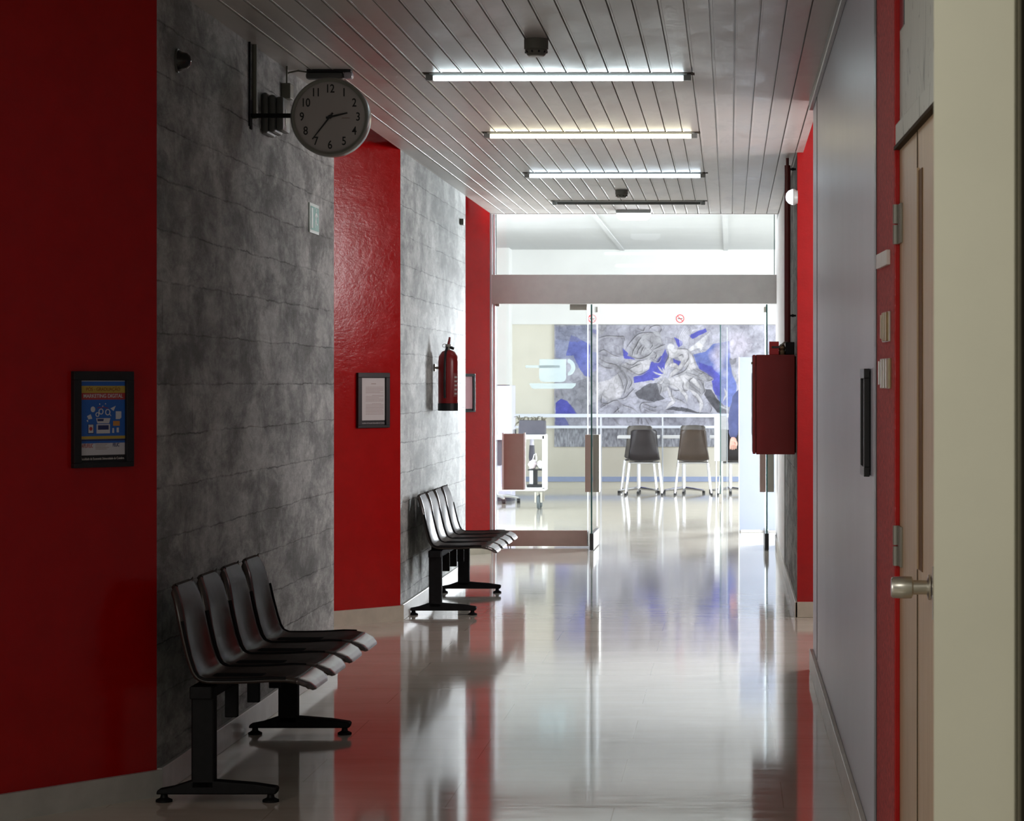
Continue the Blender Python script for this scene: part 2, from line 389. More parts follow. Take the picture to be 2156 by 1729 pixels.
M_CHAIRG = plain('grey_brown_plastic_shell', (0.10, 0.09, 0.08), 0.35, 0.1, 10, 0.5, 0, 0)
M_JACKET = plain('navy_jacket_cloth', (0.065, 0.075, 0.16), 0.8, 0.2, 12, 0.2)
M_TROUSER = plain('dark_trouser_cloth', (0.03, 0.032, 0.045), 0.85, 0.15, 12, 0.2)
M_SKIN = plain('skin', (0.62, 0.33, 0.26), 0.5, 0.06, 20)
M_HAIR = plain('dark_hair', (0.03, 0.022, 0.018), 0.6, 0.3, 40)
M_PLANTER = plain('dark_slate_planter', (0.07, 0.068, 0.09), 0.6, 0.1, 12)
M_LEAF = plain('dried_olive_leaves', (0.13, 0.12, 0.09), 0.6, 0.3, 20)
M_BAG = plain('white_pink_plastic_bag', (0.80, 0.70, 0.74), 0.35, 0.12, 14)
M_RUBBER = plain('grey_rubber', (0.10, 0.12, 0.13), 0.6, 0.1, 20)
M_BLUE = mat('poster_blue', (0.015, 0.10, 0.42), 0.45); M_BLUEL = mat('poster_light_blue', (0.05, 0.17, 0.50), 0.45)
M_YEL = mat('poster_yellow', (0.42, 0.30, 0.05), 0.45); M_DRED = mat('poster_red', (0.34, 0.035, 0.04), 0.45)
M_PAPER = mat('poster_paper', (0.50, 0.50, 0.56), 0.45); M_PAPERW = mat('white_paper', (0.52, 0.49, 0.49), 0.5)
M_ORANGE = mat('poster_orange', (0.50, 0.22, 0.05), 0.45); M_NAVY = mat('poster_navy', (0.02, 0.03, 0.12), 0.45)
M_PINK = mat('pink_paper', (0.55, 0.30, 0.33), 0.5); M_BROWNINK = mat('faded_print', (0.28, 0.20, 0.18), 0.6)
M_GREEN = mat('exit_green', (0.075, 0.30, 0.24), 0.4); M_SIGNW = mat('exit_white', (0.60, 0.68, 0.63), 0.4)
M_SREDP = mat('sign_red', (0.80, 0.06, 0.07), 0.5); M_TILEW = mat('white_plate', (0.72, 0.72, 0.68), 0.35)
M_DECAL = mat('frosted_decal', (0.80, 0.90, 0.92), 0.5)
_t = nn(M_DECAL, 'ShaderNodeBsdfTranslucent'); _t.inputs[0].default_value = (0.27, 0.31, 0.315, 1)
_m = nn(M_DECAL, 'ShaderNodeMixShader'); _m.inputs[0].default_value = 0.85
_tr = nn(M_DECAL, 'ShaderNodeBsdfTransparent'); _m2 = nn(M_DECAL, 'ShaderNodeMixShader'); _m2.inputs[0].default_value = 0.45
lk(M_DECAL, bsdf(M_DECAL).outputs[0], _m.inputs[1]); lk(M_DECAL, _t.outputs[0], _m.inputs[2])
lk(M_DECAL, _m.outputs[0], _m2.inputs[1]); lk(M_DECAL, _tr.outputs[0], _m2.inputs[2])
lk(M_DECAL, _m2.outputs[0], M_DECAL.node_tree.nodes['Material Output'].inputs[0])
M_SPEAKER = plain('black_dome', (0.02, 0.02, 0.02), 0.12, 0.1, 10)
M_RAIL = plain('white_rail_paint', (0.78, 0.82, 0.90), 0.4, 0.02, 10)
M_GREYSTRIP = plain('blue_grey_strip', (0.35, 0.42, 0.62), 0.5, 0.05, 10)

# ------------------------------------------------------------------ plan of the place
XL, XR = -2.09, 0.436
YG = 23.9                                   # glass front
NEAR_C = Vector((XL, -XL*F/(VX-330)))       # corner of the near red wall
ang = lambda dx, dy: math.atan2(dy, dx)
D1 = Vector((0.407, 0.555)).normalized()    # run of the near red wall, left to right
D2 = Vector((0.38, 0.44)).normalized()
RED1_C = Vector((XL, -XL*F/(VX-843)))
CON1_E = -XL*F/(VX-703); CON2_E = -XL*F/(VX-980)
RED2_C = Vector((-2.12, 23.05))
def slab(p0, p1, z0, z1, th):
    """wall from p0 to p1, its visible face on the right-hand side of the run p0->p1 seen from above, thickness on the left"""
    d = (p1-p0).normalized(); n = Vector((-d.y, d.x))*th
    return MB().prism([tuple(p0), tuple(p1), tuple(p1+n), tuple(p0+n)], 'z', z0, z1)

# floor
struct('floor', MB().box(-8, 7, -4, 40, -0.1, 0), M_FLOOR, 'polished beige stone floor running through corridor and cafe', 'floor')
# corridor ceiling: slats with grooves, one continuous lining
prof = []
sx0 = XL-0.0
k0 = math.floor((XL+0.276)/0.1)
bm = MB()
x = XL-0.001
edges = [-0.276+0.1*k for k in range(-19, 9)]
edges = [e for e in edges if XL+0.02 < e < 0.46]
pts = [(XL, CZ)]
for e in edges:
    pts += [(e-0.0075, CZ), (e-0.0070, CZ+0.016), (e-0.0010, CZ+0.016), (e-0.0005, CZ-0.0015), (e+0.0065, CZ-0.0015), (e+0.0070, CZ)]
pts += [(0.47, CZ), (0.47, CZ+0.05), (XL, CZ+0.05)]
bm.prism(pts, 'y', -3.5, 22.83)
struct('ceiling', bm, M_SLAT, 'weathered white slatted ceiling of the corridor', 'ceiling')
struct('ceiling.001', MB().box(-3.6, 2.2, -4, 22.8, 3.36, 3.46), M_PLASTER, 'upper slab above the side niches', 'ceiling')
cc = MB().box(-6.2, 5.7, 22.75, 38, 3.40, 3.5)
for xb in (-1.53, -0.06):
    cc.box(xb-0.03, xb+0.03, 24.2, 37.2, 3.385, 3.401)
struct('ceiling.002', cc, M_CAFECEIL, 'plain white cafe ceiling beyond the glass with two thin battens', 'ceiling')
struct('trim_1', MB().box(XL, 0.47, 22.83, 22.86, CZ-0.004, 3.40), M_PLASTER, 'white fascia closing the end of the slatted ceiling', 'trim')

# left side
struct('wall_left', slab(NEAR_C-D1*2.9, NEAR_C, 0, 3.36, 0.2), M_RED, 'red angled wall nearest on the left', 'wall')
struct('baseboard_left', slab(NEAR_C-D1*2.9-Vector((-D1.y, D1.x))*0.02, NEAR_C+D1*0.01-Vector((-D1.y, D1.x))*0.02, 0, 0.095, 0.02), M_SKIRT_D, 'grey stone skirting under the nearest red wall', 'skirting')
struct('wall_left.001', MB().prism([(XL, NEAR_C.y+0.002), (XL, CON1_E), (XL-0.24, CON1_E), (XL-0.24, NEAR_C.y+0.002)], 'z', 0, 3.36), M_CONC, 'board-marked concrete wall behind the clock and near bench', 'wall')
struct('baseboard_left.001', MB().box(XL, XL+0.02, NEAR_C.y+0.0, CON1_E, 0, 0.10, 0.003), M_SKIRT_D, 'pale stone skirting along the near concrete wall', 'skirting')
struct('wall_left.002', slab(RED1_C-D2*1.9, RED1_C, 0, 3.36, 0.2), M_RED, 'red angled wall between the two concrete walls', 'wall')
nn_ = Vector((-D2.y, D2.x))*0.02
struct('baseboard_left.002', slab(RED1_C-D2*1.9-nn_, RED1_C+D2*0.01-nn_, 0, 0.095, 0.02), M_SKIRT, 'beige stone skirting under the middle red wall', 'skirting')
struct('wall_left.003', MB().prism([(XL, RED1_C.y+0.002), (XL, CON2_E), (XL-0.24, CON2_E), (XL-0.24, RED1_C.y+0.002)], 'z', 0, 3.36), M_CONC, 'board-marked concrete wall behind the extinguisher and far bench', 'wall')
struct('baseboard_left.003', MB().box(XL, XL+0.02, RED1_C.y, CON2_E, 0, 0.10, 0.003), M_SKIRT_D, 'pale stone skirting along the far concrete wall', 'skirting')
struct('wall_left.004', slab(RED2_C-D2*1.7, RED2_C, 0, 3.36, 0.2), M_RED, 'narrow strip of red wall beside the glass front', 'wall')
struct('baseboard_left.004', slab(RED2_C-D2*1.7-nn_, RED2_C-nn_, 0, 0.095, 0.02), M_SKIRT, 'stone skirting under the far red wall', 'skirting')
struct('wall_left.005', MB().box(-3.6, -3.35, 9.0, 24.2, 0, 3.36), M_PLASTER, 'pale back wall of the left niches', 'wall')
struct('wall_left.006', MB().box(-3.35, -2.33, CON1_E-0.2, CON1_E, 0, 3.36), M_PLASTER, 'pale side of the first left niche', 'wall')
struct('wall_left.007', MB().box(-3.35, -2.33, CON2_E-0.2, CON2_E, 0, 3.36), M_PLASTER, 'pale side of the second left niche', 'wall')
struct('wall_left.008', MB().box(-3.9, -3.7, -4, 2.8, 0, 3.36).box(-3.9, -3.7, 5.2, 7.4, 0, 3.36).box(-3.9, -3.7, 2.8, 5.2, 0, 0.75).box(-3.9, -3.7, 2.8, 5.2, 2.65, 3.36), M_PLASTER, 'lobby wall out to the left', 'wall')
lwf = MB()
for a in (2.8, 3.97, 5.15): lwf.box(-3.75, -3.71, a, a+0.05, 0.75, 2.65)
struct('lobby_fill_frame', lwf, M_FRAME, 'added frame around the left lobby fill light, out of view', 'window')  # frame added to go with the left lobby fill light
struct('wall_back', MB().box(-3.9, 3.0, -4.2, -4, 0, 3.36), M_PLASTER, 'lobby wall behind', 'wall')

# right side
GE = XR*F/(1712-VX)                         # end of the grey wall
RC = XR*F/(1680-VX)                         # right concrete wall starts / red face
GN = XR*F/(1843-VX)                         # near end of the grey wall
struct('wall_right', MB().box(XR, XR+0.12, GN, GE, 0, 3.36), M_GREY, 'satin grey panelled wall on the right', 'wall')
struct('trim_2', MB().box(XR-0.002, XR+0.001, GE-0.64, GE-0.627, 0.12, CZ), M_GROOVE, 'thin dark joint near the far end of the grey wall', 'trim')
struct('trim_3', MB().box(XR-0.022, XR, GN, GE, CZ-0.05, CZ, 0.004), M_LAMPH, 'painted edge moulding between grey wall and slats', 'trim')
struct('baseboard_right', MB().box(XR-0.02, XR, GN, GE+0.01, 0, 0.11, 0.003), M_SKIRT, 'pale stone skirting along the grey wall', 'skirting')
struct('wall_right.001', MB().box(XR-0.003, XR+1.5, RC, RC+0.10, 0, 3.36), M_RED, 'red end wall of the right niche facing the camera', 'wall')
struct('baseboard_right.001', MB().box(XR-0.018, XR+1.5, RC-0.02, RC, 0, 0.10, 0.003), M_SKIRT, 'beige skirting under the right red wall', 'skirting')
struct('wall_right.002', MB().box(XR-0.002, XR+0.24, RC+0.10, YG+0.3, 0, 3.40), M_CONC, 'board-marked concrete wall on the right by the fire cabinet', 'wall')
struct('baseboard_right.002', MB().box(XR-0.02, XR-0.002, RC-0.02, YG+0.3, 0, 0.10, 0.003), M_SKIRT, 'pale skirting along the right concrete wall', 'skirting')
jb = MB().box(XR-0.012, XR-0.002, 20.4, YG+0.3, 0.10, CZ-0.01)
struct('trim_4', jb, M_PLASTER, 'white plaster strip beside the glass front on the right', 'trim')
nw = MB().box(1.94, 2.06, GE, RC, 0, 1.98).box(1.94, 2.06, GE, RC, 2.89, 3.36).box(1.94, 2.06, GE, 14.24, 1.98, 2.89).box(1.94, 2.06, 16.17, RC, 1.98, 2.89)
struct('wall_right.003', nw, M_PLASTER, 'outer wall of the right niche with a high window', 'wall')
struct('wall_right.004', MB().box(XR+0.12, 1.94, GE-0.12, GE, 0, 3.36), M_PLASTER, 'near side of the right niche', 'wall')
wf = MB()
for a in (14.24, 15.19, 16.13): wf.box(1.96, 2.0, a, a+0.04, 1.98, 2.89)
wf.box(1.96, 2.0, 14.24, 16.17, 1.98, 2.02).box(1.96, 2.0, 14.24, 16.17, 2.85, 2.89)
struct('window_1', wf, M_FRAME, 'high window frame of the right niche', 'window')

# near right: dark joint, red jamb wall, door, transom, cream pier
struct('trim_5', MB().box(XR-0.004, XR+0.12, GN-0.10, GN, 0, CZ), plain('dark_grey_metal_trim', (0.10, 0.105, 0.11), 0.35, 0.1, 10, 0.5, 0.5), 'dark metal strip ending the grey wall', 'trim')
RA = hit(1848, (XR, GN-0.10), (1, 0)); 
RB = Vector((xof(1891, 7.12), 7.12))
RA = Vector((XR-0.001, GN-0.10))
M_RED2 = plain('speckled_red_paint', (0.50, 0.085, 0.085), 0.6, 0.4, 70, 0.3, 0, 0.35)
struct('wall_right.005', slab(RB, RA, 0, CZ, -0.12), M_RED2, 'red wall strip beside the wooden door', 'wall')
struct('trim_13', MB().box(RB.x-0.010, RB.x+0.004, RB.y-0.012, RB.y+0.006, 0, CZ, 0.002), red_paint('bright_red_edge', (0.45, 0.006, 0.008), 0.3), 'bright red edge bead between red strip and door', 'trim')
DN = 5.6                                    # near end of the door wall
DX = RB.x+0.004
struct('wall_right.006', MB().box(XR+0.10, 3.0, GN-0.2, GN, 0, 3.36), M_PLASTER, 'partition behind the red strip', 'wall')
ddir = Vector((0.475-RB.x, 6.12-RB.y)).normalized()      # run of the door plane towards the camera
def dbox(mb, t0, t1, n0, n1, z0, z1, bev=0.0):
    """box in the door plane: t along the wall towards the camera, n out of the wall into the corridor"""
    nrm = Vector((ddir.y, -ddir.x))
    if nrm.x > 0: nrm = -nrm
    o = RB+Vector((0.004, 0))
    M = Matrix(((ddir.x, nrm.x, 0, o.x), (ddir.y, nrm.y, 0, o.y), (0, 0, 1, 0), (0, 0, 0, 1)))
    return mb.box(t0, t1, n0, n1, z0, z1, bev, M)
ZD = zof(306, RB.y)                         # top of the door
struct('door_1', dbox(MB(), 0.0, 1.02, -0.045, 0.0, 0.005, ZD-0.01), M_WOOD, 'pale varnished wooden door on the right', 'door')
door = bpy.data.objects['door_1']
dbox(MB(), 0.555, 0.563, -0.002, 0.002, 0.01, ZD-0.012).build('door_seam', M_GROOVE, door)
dbox(MB(), 0.60, 0.70, -0.002, 0.0022, zof(1200, 6.5), zof(358, 6.5)).build('glass_slit', M_TANGLASS, door)
dbox(MB(), 0.583, 0.60, -0.002, 0.006, zof(1200, 6.5), zof(352, 6.5)).build('slit_bead', M_WOOD, door)
for (a, b) in ((432, 515), (1106, 1190)):
    z1, z0 = zof(a, 7.12), zof(b, 7.12)
    h = dbox(MB(), -0.03, 0.10, 0.0, 0.006, z0, z1, 0.001)
    p = RB+Vector((-0.006, -0.0)); h.tube([(p.x, p.y-0.02, z0), (p.x, p.y-0.02, (z0+z1)/2-0.002)], 0.010).tube([(p.x, p.y-0.02, (z0+z1)/2+0.002), (p.x, p.y-0.02, z1)], 0.010)
    h.build('hinge', M_OLIVEP, door, smooth=True)
# knob
KY = 6.2; kz = zof(1237, KY)
kn = MB(); Mx = Matrix.Translation((xof(1958, KY), KY, kz)) @ Matrix.Rotation(-PI/2, 4, 'Y')
kn.lathe([(0.0, 0.0), (0.030, 0.0), (0.030, 0.004), (0.017, 0.008), (0.017, 0.040), (0.026, 0.044), (0.0265, 0.060), (0.0250, 0.088), (0.022, 0.092), (0.0, 0.092)], 28, Mx)
kn.build('door_knob', M_STEEL, door, smooth=True)
tag(dbox(MB(), 0.985, 1.0, 0.0, 0.004, kz-0.07, kz+0.055).build('lock_plate', M_STEEL, door), 'narrow steel lock plate')
struct('trim_6', dbox(MB(), -0.005, 1.25, -0.03, 0.012, ZD-0.004, ZD+0.055, 0.003), M_TRANSOM, 'pale frame rail over the wooden door', 'trim')
struct('trim_7', dbox(MB(), -0.004, 1.25, -0.03, 0.016, ZD-0.014, ZD-0.004), M_GROOVE, 'dark gap line above the wooden door', 'trim')
struct('wall_right.007', dbox(MB(), -0.004, 1.35, -0.06, 0.0, ZD+0.055, 3.0), M_TRANSOM, 'pale wavy-lined panel above the wooden door', 'wall')
struct('window_2', dbox(MB(), 0.03, 0.16, -0.002, 0.002, zof(45, 6.9), 3.0), mat('dark_blue_glass', (0.02, 0.035, 0.06), 0.1), 'dark blue pane above the door panel', 'window')
# cream pier
PY = 4.0
px0, px1 = xof(1966, PY), xof(2141, PY)
pier = MB().prism([(px0, PY), (px1-0.004, PY), (px1, PY+0.004), (px1+0.14, PY+1.62), (px0+0.19, PY+1.62)], 'z', 0, CZ)
struct('wall_right.008', pier, M_CREAM, 'cream painted pier closest to the camera on the right', 'wall')
struct('wall_right.009', MB().box(xof(2149, 3.9), 1.6, 4.05, 4.2, 0, CZ), M_OLIVE, 'dark olive jamb at the right edge', 'wall')
struct('trim_8', MB().box(px1+0.001, xof(2150, 3.98), 3.98, 4.06, 0, CZ), M_OLIVE, 'dark edge strip beside the cream pier', 'trim')

# light switch tiles and metal characters on the red strip
def on_red(px, py):
    n = Vector((-(RA-RB).y, (RA-RB).x))
    h = hit(px, RB, n); return Vector((h.x, h.y, zof(py, h.y)))
rdir = (RA-RB).normalized(); rz = math.atan2(-rdir.y, -rdir.x)
def red_thing(name, label, cat, pxa, pya, pxb, pyb):
    a, b = on_red(pxa, pya), on_red(pxb, pyb)
    zt, zb = on_red((pxa+pxb)/2, pya).z, on_red((pxa+pxb)/2, pyb).z
    c = (a+b)/2
    t = thing(name, label, cat, (c.x, c.y, (zt+zb)/2), rz)
    return t, (Vector((a.x, a.y))-Vector((b.x, b.y))).length, zt-zb
t, W, H = red_thing('name_plate', 'small white two-part plate on the red strip above the metal plaques', 'sign', 1853, 531, 1875, 562)
MB().box(-W/2, -0.002, -0.012, 0, -H/2, H/2, 0.002).build('plate_half', M_TILEW, t)
MB().box(0.002, W/2, -0.012, 0, -H/2, H/2, 0.002).build('plate_half', M_TILEW, t)
for (a, b, c, d, lab, wav) in ((1862, 657, 1876, 720, 'upper brushed metal plaque on the red strip', 0.0), (1857, 755, 1877, 818, 'lower and wider brushed metal plaque on the red strip', 1.0)):
    t, W, H = red_thing('metal_plaque', lab, 'sign', a, b, c, d)
    MB().box(-W/2, W/2, -0.006, 0, -H/2, H/2, 0.001).build('plate', M_BRASS if wav else M_STEEL, t)
    for k in (-0.42, -0.17, 0.08, 0.33):
        MB().box(W*k, W*(k+0.10), -0.014, -0.006, -H*(0.48-0.1*(k < -.3)), H*(0.48-0.06*(k < -.3)), 0.001).build('ridge', M_STEEL if wav else M_BRASS, t)

# ------------------------------------------------------------------ glass front
gz = lambda py: zof(py, YG)
gx = lambda px: xof(px, YG)
L0, L1 = gx(1030), gx(1044)
fr = MB()
for a, b, dy in ((1030, 1033, 0.05), (1034.5, 1037.5, 0.07), (1039, 1043.5, 0.04)):
    fr.box(gx(a), gx(b), YG-dy, YG+0.04, 0, 3.40, 0.002)
struct('trim_9', fr, M_FRAME, 'ribbed aluminium jamb at the left of the glass front', 'trim')
struct('trim_10', MB().box(-2.45, gx(1030), YG, YG+0.12, 0, 3.4), M_PLASTER, 'wall return left of the glass front', 'trim')
struct('trim_11', MB().box(gx(1637), XR+0.02, YG-0.05, YG+0.04, 0, 3.40, 0.003), M_FRAME, 'aluminium jamb at the right of the glass front', 'trim')
ft = MB().box(gx(1036), gx(1637), YG-0.07, YG+0.11, gz(640), gz(579), 0.004)
struct('trim_12', ft, M_BEAM, 'grey metal header beam over the glass doors', 'trim')
w_ = MB().box(gx(1045), gx(1630), YG, YG+0.010, gz(578), 3.395)
tr = struct('window_3', w_, M_GLASS, 'clear transom pane above the header beam', 'window')
sd = MB().box(gx(1043.5), gx(1045.2), YG-0.01, YG+0.02, gz(578), 3.395).box(gx(1629.5), gx(1631.2), YG-0.01, YG+0.02, gz(578), 3.395)
sd.build('pane_edge', M_GEDGE, tr)
# closed left leaf
lf = struct('door_2', MB().box(gx(1046), gx(1237), YG+0.005, YG+0.017, 0.02, gz(641)), M_GLASS, 'closed glass door leaf on the left of the entrance', 'door')
MB().box(gx(1046), gx(1236.8), YG-0.02, YG+0.04, gz(1150), gz(1117), 0.002).build('bottom_rail', M_BROWN, lf)
MB().box(gx(1236.6), gx(1238.8), YG+0.0, YG+0.02, gz(1150), gz(641)).build('glass_edge', M_GLINE, lf)
MB().box(gx(1045.2), gx(1046.4), YG+0.0, YG+0.02, gz(1150), gz(641)).build('glass_edge', M_GLINE, lf)
hp = MB().box(gx(1062), gx(1104), YG-0.07, YG-0.05, gz(1031), gz(913), 0.002).box(gx(1075), gx(1090), YG-0.052, YG+0.005, gz(990), gz(950))
hp.build('pull_plate', M_BROWN, lf)
MB().box(gx(1058.5), gx(1062), YG-0.075, YG-0.045, gz(1031), gz(911)).box(gx(1104), gx(1107.5), YG-0.075, YG-0.045, gz(1031), gz(911)).build('plate_edging', M_WHITE, lf)
MB().box(gx(1200), gx(1236.5), YG-0.03, YG+0.03, gz(653), gz(641), 0.002).build('top_clamp', M_OLIVEP, lf)
MB().box(gx(1044), gx(1052), YG-0.03, YG+0.03, gz(645), gz(640)).build('top_clamp', M_OLIVEP, lf)
ft_ = MB()
for a in (1069, 1074): ft_.box(gx(a), gx(a+2), YG-0.01, YG+0.02, 0.0, 0.03)
ft_.build('floor_pivot', M_OLIVEP, lf)
# cup decal on the leaf
def gpoly(name, pts, m, parent, y=-0.001):
    return MB().prism([(gx(a), gz(b)) for a, b in pts], 'y', YG+0.005+y, YG+0.0052+y*0.5).build(name, m, parent)
cx = lambda c: 1030+c/5.961
cy = lambda c: 670+c/5.961
gpoly('cup_decal', [(cx(a), cy(b)) for a, b in ((630, 515), (965, 515), (965, 760), (940, 795), (910, 802), (680, 802), (645, 790), (625, 750))], M_DECAL, lf)
gpoly('saucer_decal', [(cx(a), cy(b)) for a, b in ((503, 818), (1088, 818), (1080, 850), (1040, 886), (545, 886), (515, 855))], M_DECAL, lf)
gpoly('spoon_decal', [(cx(a), cy(b)) for a, b in ((455, 592), (885, 592), (885, 624), (455, 624))], M_DECAL, lf, -0.003)
outer = [(985+95*math.cos(t), 618+105*math.sin(t)) for t in np.linspace(-PI/2, PI/2, 16)]
inner = [(985+42*math.cos(t), 618+58*math.sin(t)) for t in np.linspace(PI/2, -PI/2, 16)]
gpoly('handle_decal', [(cx(a), cy(b)) for a, b in outer+inner], M_DECAL, lf)
# opened leaves, edge on
def leaf(name, label, px_near, px_far, yn, yf, left):
    a = Vector((xof(px_near, yn), yn)); b = Vector((xof(px_far, yf), yf))
    d = (b-a).normalized(); n = Vector((-d.y, d.x))
    M = Matrix(((d.x, n.x, 0, a.x), (d.y, n.y, 0, a.y), (0, 0, 1, 0), (0, 0, 0, 1))); L = (b-a).length
    zt = zof(641, yn)-0.0
    o = struct(name, MB().box(0, L, -0.006, 0.006, 0.17, zt, 0, M), M_GLASS2, label, 'door')
    MB().box(-0.003, 0.004, -0.007, 0.007, 0.15, zt, 0, M).build('glass_edge', M_GEDGE, o)
    MB().box(L-0.004, L+0.002, -0.006, 0.006, 0.17, zt, 0, M).build('glass_edge', M_GLINE, o)
    MB().box(-0.004, L, -0.018, 0.018, 0.006, 0.155, 0.002, M).build('bottom_rail', M_BLACK, o)
    MB().box(L-0.16, L, -0.016, 0.016, zt-0.05, zt, 0.002, M).build('top_clamp', M_OLIVEP, o)
    z0, z1 = zof(1037, yn), zof(916, yn)
    MB().box(0.06, 0.25, 0.008, 0.062, z0, z1, 0.002, M).build('pull_plate', M_BROWN, o)
    MB().box(0.06, 0.25, -0.066, -0.008, z0, z1, 0.002, M).build('pull_plate', M_OLIVEP, o)
    return o
leaf('door_3', 'left of the two opened glass door leaves, standing edge on', 1245.5, 1257.5, 23.42, 24.32, True)
leaf('door_4', 'right of the two opened glass door leaves, behind the fire cabinet', 1614.5, 1611.5, 23.42, 24.32, False)

# ------------------------------------------------------------------ cafe room
YB = 37.2
bw = MB().box(-6.2, 5.7, YB, YB+0.2, 0, 3.40)
struct('wall_far', bw, M_CREAMWALL, 'cream wall at the far end of the cafe', 'wall')
struct('wall_far.001', MB().box(-6.2, 5.7, YB-0.10, YB, zof(683, YB-0.1), 3.40), M_WHITEWALL, 'white band of wall above the mural', 'wall')
struct('baseboard_far', MB().box(-3.3, 5.7, YB-0.02, YB, 0.10, 0.17), M_GREYSTRIP, 'blue grey strip low on the far cafe wall', 'skirting')
sl = MB().box(-4.6, -4.4, 31.6, YB, 0, 3.40).box(-4.4, -3.1, 36.6, YB, 0, 3.40)
struct('wall_left.009', sl, M_WHITEWALL, 'white side wall of the cafe on the left', 'wall')
struct('wall_left.010', MB().box(-6.25, -6.1, 23.9, 37.4, 0, 0.75).box(-6.25, -6.1, 23.9, 37.4, 3.0, 3.4), M_WHITEWALL, 'outer window wall of the cafe on the left', 'wall')
struct('wall_right.010', MB().box(5.6, 5.75, 23.9, 37.4, 0, 0.75).box(5.6, 5.75, 23.9, 37.4, 3.0, 3.4), M_WHITEWALL, 'outer window wall of the cafe on the right', 'wall')
struct('wall_far.002', MB().box(XR+0.24, 5.75, 23.7, 23.9, 0, 3.4).box(-6.25, -2.45, 23.9, 24.1, 0, 3.4), M_WHITEWALL, 'cafe wall on both sides of the glass front', 'wall')
wm = MB()
for yy in np.arange(24.5, 36.6, 1.7): wm.box(5.58, 5.62, yy, yy+0.06, 0.75, 3.0)
fd = MB(); Mf = Matrix.Translation((2.94, 29.58, 0)) @ Matrix.Rotation(-math.atan2(0.43, 0.90), 4, 'Z')
fd.box(-1.7, 1.7, 0.0, 0.1, 0, 0.38, 0, Mf).box(-1.7, 1.7, 0.0, 0.1, 2.72, 3.4, 0, Mf)
for xx in (-1.7, -0.6, 0.5, 1.6): fd.box(xx, xx+0.1, 0.0, 0.1, 0.38, 2.72, 0, Mf)
struct('cafe_fill_frame', fd, M_FRAME, 'added angled frame behind the cafe fill light, out of view', 'window')  # unseen frame added to dress the angled cafe light
struct('window_4', wm, M_FRAME, 'mullions of the right cafe windows', 'window')

